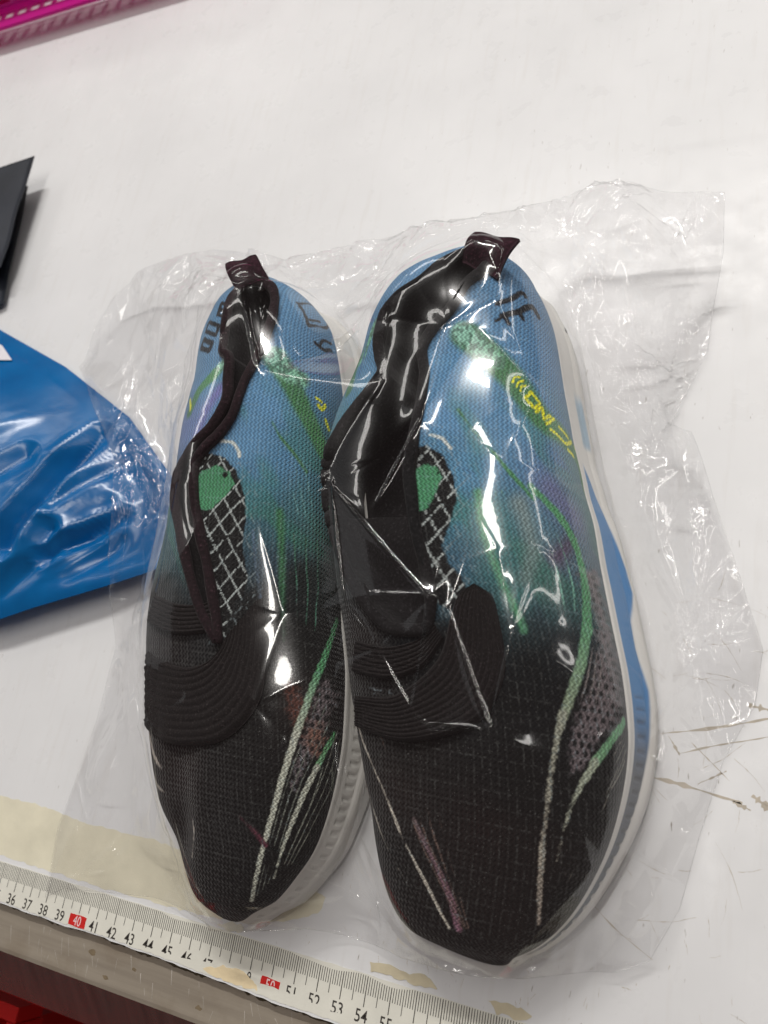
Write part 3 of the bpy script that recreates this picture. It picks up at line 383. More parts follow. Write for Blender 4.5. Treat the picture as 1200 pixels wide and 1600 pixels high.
PRINT['L'] = {
  'anchors': [((-4.61, 22.49, 7.03), (0.0976, 0.2307, 0.4233)),
    ((-2.79, 27.14, 6.14), (0.107, 0.2462, 0.4452)),
    ((-2.39, 27.91, 4.12), (0.0931, 0.2232, 0.4125)),
    ((-1.2, 24.16, 6), (0.0887, 0.2159, 0.402)),
    ((-1.77, 21.95, 6.76), (0.117, 0.2705, 0.491)),
    ((-2.1, 19.93, 6.9), (0.117, 0.2705, 0.491)),
    ((-0.62, 19.44, 6.13), (0.0802, 0.2086, 0.3813)),
    ((-1.47, 18.09, 6.64), (0.0685, 0.1878, 0.3419)),
    ((0.22, 17.86, 5.33), (0.0648, 0.1812, 0.2232)),
    ((0.21, 19.4, 4.85), (0.0685, 0.1878, 0.2623)),
    ((-0.28, 16.53, 5.99), (0.0369, 0.1119, 0.1441)),
    ((0.55, 16.9, 4.96), (0.0545, 0.1441, 0.1441)),
    ((-0.49, 15.2, 6.06), (0.0273, 0.0513, 0.0844)),
    ((0.58, 14.97, 5.28), (0.013, 0.0194, 0.0194)),
    ((1.09, 15.7, 3.74), (0.0212, 0.0343, 0.0296)),
    ((-6.54, 23.96, 6.02), (0.117, 0.2623, 0.4564)),
    ((-5.53, 20.85, 6.67), (0.1384, 0.2016, 0.4452)),
    ((-5.24, 16.95, 6.34), (0.0482, 0.1274, 0.1878)),
    ((-6.1, 15.2, 5.57), (0.0319, 0.0887, 0.107)),
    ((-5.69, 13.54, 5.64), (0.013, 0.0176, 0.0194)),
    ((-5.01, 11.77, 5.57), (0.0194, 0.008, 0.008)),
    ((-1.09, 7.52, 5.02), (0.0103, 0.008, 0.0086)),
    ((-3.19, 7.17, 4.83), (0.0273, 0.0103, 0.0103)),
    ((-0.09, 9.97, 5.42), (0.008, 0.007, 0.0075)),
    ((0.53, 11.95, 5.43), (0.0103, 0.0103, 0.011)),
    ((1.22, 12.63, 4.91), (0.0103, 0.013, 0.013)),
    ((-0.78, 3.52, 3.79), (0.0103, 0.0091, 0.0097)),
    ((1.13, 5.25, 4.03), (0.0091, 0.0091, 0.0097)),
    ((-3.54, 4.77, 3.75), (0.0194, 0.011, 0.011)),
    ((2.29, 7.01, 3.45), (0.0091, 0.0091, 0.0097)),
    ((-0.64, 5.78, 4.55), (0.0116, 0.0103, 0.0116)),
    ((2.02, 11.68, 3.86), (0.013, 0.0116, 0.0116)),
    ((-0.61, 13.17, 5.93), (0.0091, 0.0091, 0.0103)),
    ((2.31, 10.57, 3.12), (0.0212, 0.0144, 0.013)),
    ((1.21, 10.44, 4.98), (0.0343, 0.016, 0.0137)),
    ((-3.19, 25.51, 6.97), (0.0887, 0.2086, 0.3916))],
  'strokes': [([(-2.01, 23.81, 6.74), (-1.17, 22.78, 6.32), (-0.47, 21.62, 5.67), (0.09, 20.46, 4.74)], 0.931, 0.802, (0.0648, 0.1812, 0.0931), (0.0648, 0.2016, 0.0844), 0.35),
    ([(-1.97, 23.85, 6.71), (-1.39, 23.3, 6.43), (-0.95, 23.14, 6.02)], 0.932, 0.815, (0.1946, 0.3916, 0.3325), (0.1559, 0.3515, 0.2542), 0.41),
    ([(-3.84, 23.58, 7.1), (-4.55, 22.9, 7.04)], 0.502, 0.561, (0.1946, 0.3916, 0.3325), (0.1559, 0.3515, 0.2542), 0.41),
    ([(-4.55, 22.9, 7.04), (-5.23, 22.2, 6.85), (-5.57, 21.32, 6.68)], 0.561, 0.565, (0.0723, 0.2462, 0.0976), (0.0648, 0.1812, 0.0931), 0.4),
    ([(-3.96, 22.12, 7.09), (-4.4, 21.28, 7.05), (-4.71, 20.15, 6.91)], 0.55, 0.384, (0.1746, 0.162, 0.4342), (0.1559, 0.1746, 0.4342), 1.2),
    ([(-5.88, 22, 6.51), (-5.56, 21.45, 6.69)], 0.172, 0.17, (0.7605, 0.7605, 0.0252), (0.7605, 0.7605, 0.0252), 0.3),
    ([(-0.44, 22.61, 5.36), (-0.31, 22.57, 5.07)], 0.125, 0.126, (0.7605, 0.7605, 0.0252), (0.7605, 0.7605, 0.0252), 0.3),
    ([(-0.34, 22.33, 5.23), (-0.25, 22.24, 5.02), (-0.23, 22.49, 4.85)], 0.168, 0.17, (0.7605, 0.7605, 0.0252), (0.7605, 0.7605, 0.0252), 0.3),
    ([(-0.12, 21.87, 4.76), (-0.01, 21.53, 4.5)], 0.163, 0.136, (0.7605, 0.7605, 0.0252), (0.7605, 0.7605, 0.0252), 0.3),
    ([(-1.43, 20.89, 6.64), (-0.99, 20.28, 6.38), (-0.59, 19.89, 6.07), (-0.06, 19.22, 5.49)], 0.105, 0.182, (0.0648, 0.1812, 0.0931), (0.0648, 0.1812, 0.0931), 0.5),
    ([(-0.03, 20.8, 4.96), (0.28, 19.58, 4.46), (0.51, 18.14, 4.52)], 0.374, 0.314, (0.0802, 0.2542, 0.107), (0.0685, 0.2232, 0.107), 0.5),
    ([(-0.46, 17.27, 6.11), (-0.09, 15.52, 5.85), (0.21, 13.86, 5.61), (0.51, 12.45, 5.46)], 0.304, 0.172, (0.0482, 0.162, 0.0844), (0.0252, 0.0887, 0.0395), 1),
    ([(-1.27, 16.3, 6.46), (-1.03, 15.33, 6.29), (-0.59, 13.86, 5.98)], 0.151, 0.149, (0.117, 0.1746, 0.2874), (0.0802, 0.117, 0.1878), 0.6),
    ([(1.55, 13.72, 3.46), (1.76, 12.45, 4.13), (1.74, 11.41, 4.49)], 0.232, 0.297, (0.0648, 0.2307, 0.107), (0.0887, 0.2874, 0.1384), 0.3),
    ([(1.74, 11.41, 4.49), (1.6, 10.18, 4.69), (1.44, 9.11, 4.72)], 0.297, 0.271, (0.117, 0.305, 0.1746), (0.4342, 0.4564, 0.4125), 0.3),
    ([(1.44, 9.11, 4.72), (1.23, 7.92, 4.63), (1.02, 6.67, 4.44), (0.79, 5.39, 4.21), (0.55, 4.21, 3.88), (0.21, 3.08, 3.26)], 0.271, 0.133, (0.4342, 0.4564, 0.4125), (0.4342, 0.4564, 0.4125), 0.3),
    ([(2.39, 9.41, 3.5), (2.32, 8.82, 3.76), (2.17, 8.16, 3.93)], 0.226, 0.249, (0.0723, 0.2462, 0.107), (0.1878, 0.3712, 0.2159), 0.3),
    ([(2.17, 8.16, 3.93), (1.9, 7.17, 4.04), (1.59, 6, 3.97), (1.35, 5.07, 3.85), (1.07, 4.08, 3.49)], 0.249, 0.065, (0.4342, 0.4564, 0.4125), (0.4342, 0.4564, 0.4125), 0.3),
    ([(2.3, 8.16, 3.71), (2.08, 6.74, 3.72), (1.74, 5.56, 3.72)], 0.05, 0.051, (0.2232, 0.2384, 0.2159), (0.2232, 0.2384, 0.2159), 0.3),
    ([(-5.94, 9.16, 4.19), (-5.2, 7.6, 4.18), (-4.08, 6.67, 4.45), (-2.89, 5.81, 4.47), (-2.28, 5.07, 4.34), (-2.38, 4.08, 3.93)], 0.254, 0.135, (0.3916, 0.3515, 0.3325), (0.4342, 0.402, 0.3813), 0.3),
    ([(-5.61, 8.08, 4.01), (-5.09, 6.59, 3.74), (-3.75, 5.85, 4.26), (-2.96, 5.28, 4.28)], 0.197, 0.108, (0.305, 0.2789, 0.2623), (0.305, 0.2789, 0.2623), 0.3),
    ([(-0.26, 5.96, 4.56), (0.41, 5.53, 4.34), (0.8, 5.18, 4.15)], 0.128, 0.229, (0.0723, 0.0212, 0.0343), (0.0887, 0.0212, 0.0395), 0.6),
    ([(-3.35, 19.84, 7.02), (-2.93, 19.84, 7.01), (-2.51, 19.53, 6.95), (-2.36, 19.26, 6.92)], 0.133, 0.156, (0.5149, 0.5776, 0.6105), (0.5776, 0.6105, 0.6105), 0.3),
    ([(-5.59, 26.82, 6.58), (-5.35, 25.97, 6.86)], 0.211, 0.207, (0.008, 0.013, 0.0252), (0.008, 0.013, 0.0252), 0.3),
    ([(-5.56, 26.76, 6.61), (-5.04, 26.47, 6.8)], 0.181, 0.178, (0.008, 0.013, 0.0252), (0.008, 0.013, 0.0252), 0.3),
    ([(-5.44, 26.34, 6.75), (-4.99, 26.07, 6.91)], 0.179, 0.177, (0.008, 0.013, 0.0252), (0.008, 0.013, 0.0252), 0.3),
    ([(-5.35, 25.97, 6.86), (-4.89, 25.76, 6.99)], 0.177, 0.175, (0.008, 0.013, 0.0252), (0.008, 0.013, 0.0252), 0.3),
    ([(-5.91, 25.76, 6.68), (-5.04, 25.3, 7.02), (-5.09, 24.87, 7), (-5.95, 25.3, 6.68), (-5.91, 25.76, 6.68)], 0.209, 0.209, (0.008, 0.013, 0.0252), (0.008, 0.013, 0.0252), 0.3),
    ([(-5.95, 24.87, 6.66), (-5.2, 24.5, 6.95), (-5.3, 24.16, 6.9), (-6.08, 24.53, 6.54), (-5.95, 24.87, 6.66)], 0.266, 0.266, (0.008, 0.013, 0.0252), (0.008, 0.013, 0.0252), 0.3),
    ([(-2.27, 27.17, 5.58), (-1.78, 26.5, 5.45), (-1.57, 26.1, 5.44)], 0.206, 0.202, (0.008, 0.013, 0.0252), (0.008, 0.013, 0.0252), 0.3),
    ([(-1.57, 26.1, 5.44), (-1.52, 26.76, 4.14), (-2.14, 27.68, 3.3), (-2.55, 28.11, 3.69), (-2.24, 27.26, 5.41)], 0.173, 0.177, (0.008, 0.013, 0.0252), (0.008, 0.013, 0.0252), 0.3),
    ([(-1.67, 26.47, 5.27), (-1.63, 26.85, 4.51)], 0.145, 0.148, (0.008, 0.013, 0.0252), (0.008, 0.013, 0.0252), 0.3),
    ([(-1.16, 25.34, 5.22), (-1.01, 25.27, 4.84), (-1.02, 25.65, 3.99)], 0.199, 0.205, (0.008, 0.013, 0.0252), (0.008, 0.013, 0.0252), 0.3),
    ([(-1.08, 25.37, 4.94), (-1.17, 25.79, 4.65), (-1.18, 26.07, 3.87)], 0.172, 0.178, (0.008, 0.013, 0.0252), (0.008, 0.013, 0.0252), 0.3),
    ([(1.92, 10.93, 4.29), (1.82, 9.92, 4.48), (1.68, 8.99, 4.54), (1.47, 8.04, 4.53), (1.29, 7.13, 4.43), (1.12, 6.18, 4.28), (0.96, 5.28, 4.11), (0.76, 4.33, 3.85), (0.45, 3.34, 3.36)], 0.055, 0.041, (0.1384, 0.15, 0.1384), (0.1384, 0.15, 0.1384), 0.3),
    ([(2.11, 10.4, 4.04), (2.01, 9.54, 4.26), (1.87, 8.7, 4.35), (1.66, 7.84, 4.37), (1.46, 7.01, 4.32), (1.29, 6.14, 4.19), (1.12, 5.32, 4.05), (0.94, 4.47, 3.82), (0.66, 3.58, 3.43)], 0.055, 0.04, (0.1384, 0.15, 0.1384), (0.1384, 0.15, 0.1384), 0.3),
    ([(2.26, 9.88, 3.8), (2.17, 9.11, 4.03), (2.02, 8.37, 4.15), (1.81, 7.64, 4.22), (1.63, 6.9, 4.18), (1.46, 6.11, 4.09), (1.32, 5.39, 3.97), (1.13, 4.63, 3.79), (0.86, 3.83, 3.47)], 0.055, 0.04, (0.1384, 0.15, 0.1384), (0.1384, 0.15, 0.1384), 0.3),
    ([(2.41, 9.62, 3.3), (2.42, 8.95, 3.47), (2.38, 8.33, 3.54), (2.29, 7.68, 3.64), (2.17, 7.05, 3.7), (2.02, 6.44, 3.72), (1.84, 5.85, 3.72), (1.64, 5.25, 3.69), (1.41, 4.63, 3.57)], 0.051, 0.036, (0.2159, 0.2232, 0.2016), (0.2159, 0.2232, 0.2016), 0.3),
    ([(2.46, 9.28, 3.07), (2.47, 8.66, 3.22), (2.43, 8.04, 3.31), (2.38, 7.48, 3.39), (2.26, 6.9, 3.49), (2.1, 6.33, 3.56), (1.94, 5.78, 3.57), (1.74, 5.21, 3.56), (1.5, 4.63, 3.46)], 0.051, 0.036, (0.2159, 0.2232, 0.2016), (0.2159, 0.2232, 0.2016), 0.3),
    ([(2.49, 8.95, 2.82), (2.49, 8.37, 2.97), (2.47, 7.8, 3), (2.42, 7.25, 3.09), (2.32, 6.74, 3.27), (2.19, 6.22, 3.35), (2.03, 5.71, 3.4), (1.83, 5.18, 3.42), (1.6, 4.66, 3.36)], 0.051, 0.036, (0.2159, 0.2232, 0.2016), (0.2159, 0.2232, 0.2016), 0.3),
    ([(0.1, 16.53, 5.67), (0.26, 15.84, 5.55), (0.4, 15.2, 5.46), (0.55, 14.55, 5.35), (0.65, 13.91, 5.29), (0.81, 13.26, 5.21), (0.93, 12.63, 5.17), (1.06, 11.99, 5.12), (1.15, 11.37, 5.06)], 0.076, 0.052, (0.0482, 0.1384, 0.0976), (0.0482, 0.1384, 0.0976), 0.3),
    ([(0.43, 16.53, 5.26), (0.56, 15.89, 5.18), (0.7, 15.2, 5.1), (0.84, 14.6, 5.01), (0.95, 13.95, 4.97), (1.06, 13.26, 4.97), (1.17, 12.63, 4.96), (1.25, 11.99, 4.96), (1.32, 11.41, 4.93)], 0.076, 0.052, (0.0482, 0.1384, 0.0976), (0.0482, 0.1384, 0.0976), 0.3),
    ([(0.68, 16.58, 4.77), (0.82, 15.93, 4.66), (0.95, 15.24, 4.65), (1.08, 14.6, 4.6), (1.17, 13.95, 4.63), (1.29, 13.31, 4.64), (1.38, 12.67, 4.71), (1.45, 12.04, 4.77), (1.47, 11.46, 4.8)], 0.077, 0.052, (0.0482, 0.1384, 0.0976), (0.0482, 0.1384, 0.0976), 0.3),
    ([(-0.99, 19.89, 6.41), (-0.84, 19.53, 6.31), (-0.68, 19.22, 6.2), (-0.53, 18.91, 6.1), (-0.37, 18.59, 5.98), (-0.26, 18.23, 5.89), (-0.12, 17.91, 5.78), (0, 17.59, 5.67), (0.13, 17.22, 5.56)], 0.062, 0.043, (0.1384, 0.314, 0.3515), (0.1384, 0.314, 0.3515), 0.3),
    ([(-0.66, 19.84, 6.14), (-0.49, 19.53, 6), (-0.35, 19.22, 5.89), (-0.22, 18.86, 5.77), (-0.11, 18.5, 5.69), (0.01, 18.18, 5.59), (0.12, 17.86, 5.48), (0.23, 17.54, 5.37), (0.34, 17.18, 5.27)], 0.062, 0.043, (0.1384, 0.314, 0.3515), (0.1384, 0.314, 0.3515), 0.3),
    ([(-0.32, 19.84, 5.76), (-0.2, 19.49, 5.65), (-0.08, 19.17, 5.53), (0.03, 18.86, 5.42), (0.14, 18.5, 5.31), (0.23, 18.18, 5.22), (0.34, 17.86, 5.11), (0.43, 17.5, 5.03), (0.52, 17.18, 4.93)], 0.063, 0.043, (0.1384, 0.314, 0.3515), (0.1384, 0.314, 0.3515), 0.3)],
  'poly': {'mauve': [(1.81, 11.32, 4.41), (2.06, 11.41, 3.86), (2.25, 10.75, 3.49), (2.23, 9.75, 3.89), (2.01, 8.78, 4.21), (1.74, 7.68, 4.28), (1.64, 7.13, 4.23), (1.49, 7.29, 4.36), (1.54, 8.2, 4.51), (1.72, 9.37, 4.55)], 'rust': [(0.69, 10.97, 5.29), (1.06, 11.1, 5.1), (1.67, 10.31, 4.63), (1.6, 9.11, 4.62), (1.23, 9.5, 4.88)], 'rustb': [(1.72, 9.37, 4.55), (2.03, 9.92, 4.22), (2.29, 9.07, 3.82), (2.12, 8.57, 4.05), (1.73, 8.82, 4.48)], 'panel': [(-4.58, 19.17, 6.85), (-3.92, 19.35, 6.97), (-3.07, 19.22, 6.98), (-2.37, 18.68, 6.89), (-1.86, 17.77, 6.73), (-1.61, 16.76, 6.59), (-1.6, 15.75, 6.48), (-1.21, 14.55, 6.24), (-1.23, 13.81, 6.14), (-1.57, 13.54, 6.16), (-1.73, 12.08, 5.97), (-1.96, 12.26, 6.01), (-2.42, 13.45, 6.21), (-2.98, 14.87, 6.45), (-3.65, 16.4, 6.66), (-4.2, 17.68, 6.76)], 'patch': [(-4.31, 18.18, 6.8), (-4.06, 18.59, 6.89), (-3.3, 18.82, 6.95), (-2.64, 18.54, 6.9), (-2.32, 18.09, 6.84), (-2.71, 17.54, 6.82), (-3.22, 16.99, 6.76), (-3.79, 16.95, 6.72)], 'opening': [(-4.62, 27.65, 6.41), (-4.85, 26.73, 6.75), (-4.54, 25.55, 7.06), (-4.33, 24.27, 7.09), (-4.25, 23.89, 7.09), (-3.84, 23.58, 7.1), (-3.52, 22.41, 7.1), (-3.35, 21.66, 7.1), (-3.77, 20.46, 7.06), (-4.78, 19.49, 6.83), (-5.42, 18.45, 6.45), (-5.22, 17.36, 6.41), (-4.5, 15.98, 6.47), (-3.67, 14.37, 6.33), (-2.8, 12.95, 6.13), (-1.91, 11.99, 5.96), (-1.99, 12.4, 6.03), (-2.38, 13.45, 6.21), (-2.93, 14.87, 6.45), (-3.62, 16.4, 6.67), (-4.14, 17.68, 6.77), (-4.38, 18.82, 6.86), (-4.02, 19.4, 6.96), (-3.44, 20.02, 7.04), (-2.86, 21.11, 7.06), (-2.77, 22.37, 7.04), (-2.53, 23.65, 6.95), (-2.45, 25.12, 6.77), (-2.78, 26.63, 6.41), (-3.34, 27.59, 6.16), (-3.99, 27.85, 6.23)]},
  'dots': [((-2.86, 18.45, 6.91), 0.131),
    ((-1.78, 15.93, 6.54), 0.152)],
  'straps': [([(-1.68, 12.04, 5.96), (-1.88, 11.64, 5.9), (-2.53, 11.1, 5.81), (-3.44, 10.88, 5.72), (-4.64, 11.01, 5.51), (-5.83, 11.32, 5.04)], [(-0.52, 13.81, 5.96), (-0.05, 12.31, 5.69), (0.13, 10.44, 5.43), (-0.35, 9.24, 5.34), (-1.75, 8.24, 5.21), (-3.62, 7.96, 4.98), (-5.68, 8.29, 4.04)]),
    ([(-5.62, 13.54, 5.67), (-3.97, 13.22, 6.1), (-3, 13.31, 6.19), (-2.48, 13.54, 6.22)], [(-5.89, 12.4, 5.28), (-3.9, 12.04, 5.89), (-2.65, 12.22, 6.01), (-2.04, 12.4, 6.03)])],
  'tab': [(-5.24, 27.57, 6.6), (-5.94, 28.85, 6.6), (-4.37, 29.17, 6.6), (-3.34, 27.75, 6.6)],
}

# ------------------------------------------------------------------ table
tbl = rooted('table', (0, 20, 0)); tag(tbl, kind='structure')
ex = np.r_[np.linspace(-24, 24, 130)]; e_y = -.62 - .22 * sstep(-9, 3, ex) + .10 * (fbm(ex * .9, ex * 0, 3) - .5) + .05 * (noise2(ex * 5, ex * 0, 5) - .5)
top = [(x, y, 0) for x, y in zip(ex, e_y)] + [(60, -.9, 0), (60, 110, 0), (-110, 110, 0), (-110, -.65, 0)]
bot = [(x, y, -.42) for x, y, _ in top]; nT = len(top)
mesh_ob('board', top + bot, [list(range(nT))] + [[i, i + nT, (i + 1) % nT + nT, (i + 1) % nT] for i in range(nT)], BOARD, tbl, smooth=False)
m = Mat('brushed_steel', .5, metal=.45); sc = m.noise(m.obj((12, 220, 12), (0, 0, .15)), 1, 4); bl = m.noise(m.obj(), 35, 5)
m.base(m.mix(m.ramp(bl, [(.45, (0, 0, 0)), (.75, (.6, .6, .6))]), m.ramp(sc, [(.3, lin(160, 150, 136)), (.75, lin(184, 174, 158))]), lin(122, 104, 82)))
m.put(m.b, 'Roughness', m.n('ShaderNodeMapRange', {0: bl, 3: .38, 4: .58}).outputs[0]); m.bump(sc, .2, .0003); STEEL = m.m
m = Mat('polished_steel_lip', .22, metal=.95); sc = m.noise(m.obj((200, 20, 20), (0, 0, .1)), 1, 4); m.base(m.ramp(sc, [(.3, lin(150, 128, 122)), (.75, lin(186, 160, 152))])); m.put(m.b, 'Roughness', m.n('ShaderNodeMapRange', {0: m.noise(m.obj(), 60, 4), 3: .16, 4: .34}).outputs[0]); LIP = m.m
def run(name, prof, mat): mesh_ob(name, [(x, y, z) for x in (-110, 60) for y, z in prof], [[i, i + 1, i + 1 + len(prof), i + len(prof)] for i in range(len(prof) - 1)], mat, tbl, smooth=False)
run('steel_edge', [(4, -.47), (-2.45, -.47), (-2.62, -.50)], STEEL); run('steel_lip', [(-2.62, -.50), (-2.74, -.60), (-4.80, -2.28), (-4.92, -2.5), (-4.9, -6)], LIP)
CV, CF = [], []
for i in range(46):                                # bright scuffs across the steel
    x, y = rng.uniform(-16, 4), rng.uniform(-2.4, -1.0); a = rng.normal(-1.2, .3); L = rng.uniform(.15, .9); w_ = rng.uniform(.006, .016); L = min(L, (y + 2.43) / max(.1, -math.sin(a))) if math.sin(a) < 0 else .2
    d_ = np.array((math.cos(a), math.sin(a))); n_ = np.array((-d_[1], d_[0])) * w_; p = np.array((x, y)); q = p + d_ * L; k = len(CV)
    CV += [(*(p - n_), -.464), (*(q - n_ * .3), -.464), (*(q + n_ * .3), -.464), (*(p + n_), -.464)]; CF.append([k, k + 1, k + 2, k + 3])
tag(mesh_ob('scuffs', CV, CF, mat_plain('bare_scuffed_steel', lin(196, 190, 180), .4, .2, 300), tbl, smooth=False), kind='stuff')
for i in range(7):
    x, y = rng.uniform(-15, 3), rng.uniform(-2.3, -1.1); k = np.linspace(0, 6.28, 14, endpoint=False); r = rng.uniform(.05, .12) * (.5 + noise2(k * 1.3, k * 0, i))
    V_ = np.c_[x + r * 1.8 * np.cos(k), y + r * np.sin(k), k * 0 - .466]; CV2 = V_.tolist(); STAINS = globals().setdefault('STAINS', []); STAINS.append(CV2)
GRIME = mat_plain('brown_edge_grime', lin(92, 82, 62), .9, .5, 500, .6); 
gx = np.linspace(-24, 20, 520); gy = -.62 - .22 * sstep(-9, 3, gx) + .10 * (fbm(gx * .9, gx * 0, 3) - .5) + .05 * (noise2(gx * 5, gx * 0, 5) - .5)
w = .05 + .16 * np.clip(noise2(gx * 1.1, gx * 0, 9) - .35, 0, 1) + .08 * noise2(gx * 7, gx * 0, 11)
mesh_ob('grime_line', np.r_[np.c_[gx, gy - .03, gx * 0 - .20], np.c_[gx, gy - .05 - w, gx * 0 - .462]], grid_faces(2, 520), GRIME, tbl)
tag(mesh_ob('edge_stains', [p for s_ in STAINS for p in s_], [list(range(14 * i, 14 * i + 14)) for i in range(len(STAINS))], mat_plain('dull_rust_stain', lin(118, 104, 82), .8, .2, 300), tbl, smooth=False), kind='stuff')
# loose flat things on the board: shape from an outline, a few tenths of a millimetre thick
def flake(name, outline, z, t, mat, parent=None, rough=.03, seed=0, n=90):
    P = np.asarray(outline, float); P = np.r_[P, P[:1]]; s = np.r_[0, np.cumsum(np.linalg.norm(np.diff(P, axis=0), axis=1))]
    k = np.linspace(0, s[-1], n, endpoint=False); Q = np.c_[np.interp(k, s, P[:, 0]), np.interp(k, s, P[:, 1])]; c = Q.mean(0)
    Q = Q + rough * (np.c_[noise2(k * 5, k * 0, seed), noise2(k * 5, k * 0, seed + 5)] - .5) * 2
    V = np.r_[np.c_[Q, np.full(n, z)], np.c_[Q, np.full(n, z + t)]]
    return mesh_ob(name, V, [[i, (i + 1) % n, (i + 1) % n + n, i + n] for i in range(n)] + [list(range(n, 2 * n))], mat, parent, smooth=False, origin=None if parent is not None else (c[0], c[1], z))
CREAM = mat_plain('yellowed_glue', lin(226, 221, 198), .45, .10, 60, .2); TAN = mat_plain('tan_glue', lin(206, 196, 168), .5, .12, 120, .3); PALE = mat_plain('pale_tape_scrap', lin(224, 221, 206), .5, .08, 90, .2)
flake('glue_stain', [(-26, 4.0), (-16.6, 3.83), (-14.06, 3.88), (-11.14, 3.63), (-8.86, 3.66), (-7.06, 3.69), (-4.92, 3.52), (-1.03, 3.5), (.8, 3.41), (1.69, 3.33), (1.54, 2.71), (.6, 2.2), (-1.4, 1.6), (-4, 1.35), (-9, 1.25), (-16, 1.32), (-26, 1.4)], 0.003, .003, CREAM, tbl, .05, 3, 260)
for i, (pl, mt) in enumerate([([(3.96, 1.54), (4.52, 1.63), (5.58, 1.55), (6.38, 1.63), (6.73, 1.29), (6.14, 1.23), (5.12, 1.26), (4.07, 1.21)], TAN),
      ([(8.69, 1.47), (9.01, 1.48), (9.81, 1.53), (10.18, 1.35), (10.02, 1.18), (9.52, 1.13), (8.95, 1.14)], TAN),
      ([(-2.93, 1.22), (-2.32, 1.51), (-1.61, 1.43), (-1.68, 1.23), (-2.41, 1.05)], PALE)]):
    tag(flake('tape_scrap', pl, .012, .016, mt, None, .06, 30 + i, 70), ['long torn tan tape scrap under the toe of the larger shoe', 'small tan tape scrap at the bottom edge, right of the ruler numbers', 'small whitish torn tape scrap just below the toe of the left shoe'][i], 'tape scrap')
# scratches and cuts with dirt in them
SV, SF = [], []
def scratch(pts, w, seed):
    P = smooth_path(np.c_[np.asarray(pts, float), np.zeros(len(pts))], 26)[:, :2]; k = np.arange(26); d = np.gradient(P, axis=0); d /= np.linalg.norm(d, axis=1)[:, None] + 1e-9; nn = np.c_[-d[:, 1], d[:, 0]]
    P = P + nn * (.02 * (noise2(k * .5, k * 0, seed) - .5))[:, None]; ww = w * (.25 + 1.5 * noise2(k * .45, k * 0, seed + 3) ** 2) * np.sin(np.linspace(.15, math.pi - .15, 26)) ** .5
    b = len(SV); SV.extend(np.r_[np.c_[P - nn * ww[:, None], k * 0 + .0045], np.c_[P + nn * ww[:, None], k * 0 + .0045]].tolist()); SF.extend((grid_faces(2, 26) + b).tolist())
for i, (p, w_) in enumerate([([(13.45, 11.45), (14.75, 11.76), (17.6, 12.68)], .05), ([(14.37, 10.89), (15.62, 11.38), (17.6, 12.05)], .035), ([(13.56, 9.93), (14.22, 9.89), (15.5, 9.72), (16.53, 9.59)], .07), ([(14, 11.46), (14.42, 10.85)], .035), ([(16.82, 9.9), (17.5, 9.5)], .13), ([(16.6, 12.94), (17.4, 12.85)], .09), ([(11.62, 5.54), (12.68, 4.75), (14, 4.07)], .02), ([(14.77, 11.36), (16.09, 10.26)], .02), ([(15.07, 9.97), (15.98, 10.56)], .03), ([(16.2, 9.6), (16.8, 9.4)], .06)]): scratch(p, w_, i * 9)
for i in range(70):
    x, y = rng.uniform(12.6, 19), rng.uniform(2.5, 17); a = rng.choice([2.2, .3, 1.5, 2.6]) + rng.normal(0, .25); L = rng.exponential(1.0) + .25
    if x < 13.6 and y > 8: continue
    scratch([(x, y), (x + L * .5 * math.cos(a), y + L * .5 * math.sin(a)), (x + L * math.cos(a + .1), y + L * math.sin(a + .1))], rng.uniform(.004, .011), 200 + i * 3)
for i in range(60):
    x, y = rng.uniform(-2, 17), rng.uniform(1.3, 4.2); a = 1.57 + rng.normal(0, .35); L = rng.uniform(.08, .35)
    scratch([(x, y), (x + L * .5 * math.cos(a), y + L * .5 * math.sin(a)), (x + L * math.cos(a), y + L * math.sin(a))], rng.uniform(.004, .012), 900 + i * 3)
tag(mesh_ob('scratches', SV, SF, mat_plain('dirt_in_scratches', lin(188, 179, 164), .8, .2, 200), tbl, smooth=False), kind='stuff')

# ------------------------------------------------------------------ measuring tape glued along the edge
tape = rooted('measuring_tape', (0, .3, 0)); tag(tape, 'worn white measuring tape with black millimetre ticks glued along the table edge', 'measuring tape')
TAPEM = mat_plain('white_tape', lin(226, 225, 214), .38, .07, 50, .15)
tx = np.linspace(-26, 19, 420); lowy = -.57 - .20 * sstep(-9, 3, tx) + .10 * (fbm(tx * .9, tx * 0, 3) - .5) + .04 * noise2(tx * 6, tx * 0, 2)
upy = 1.08 + .03 * (noise2(tx * 2, tx * 0, 8) - .5)
mesh_ob('strip', np.r_[np.c_[tx, lowy, tx * 0 + .008], np.c_[tx, lowy, tx * 0 + .024], np.c_[tx, upy, tx * 0 + .024], np.c_[tx, upy, tx * 0 + .008]], grid_faces(4, 420), TAPEM, tape, smooth=False)
TV, TF = [], []
for mm in range(-260, 185):
    x = mm / 10; lo = 0.0 if mm % 10 == 0 else .10 if mm % 5 == 0 else .42; w_ = .018 if mm % 10 == 0 else .014
    hi = 1.05 - .18 * max(0, noise2(np.array(x * .8), np.array(0.), 21) - .55) * 2
    b = len(TV); TV += [(x - w_, lo, .0285), (x + w_, lo, .0285), (x + w_, hi, .0285), (x - w_, hi, .0285)]; TF.append([b, b + 1, b + 2, b + 3])
tag(mesh_ob('tick_marks', TV, TF, INK, tape, smooth=False), kind='stuff')
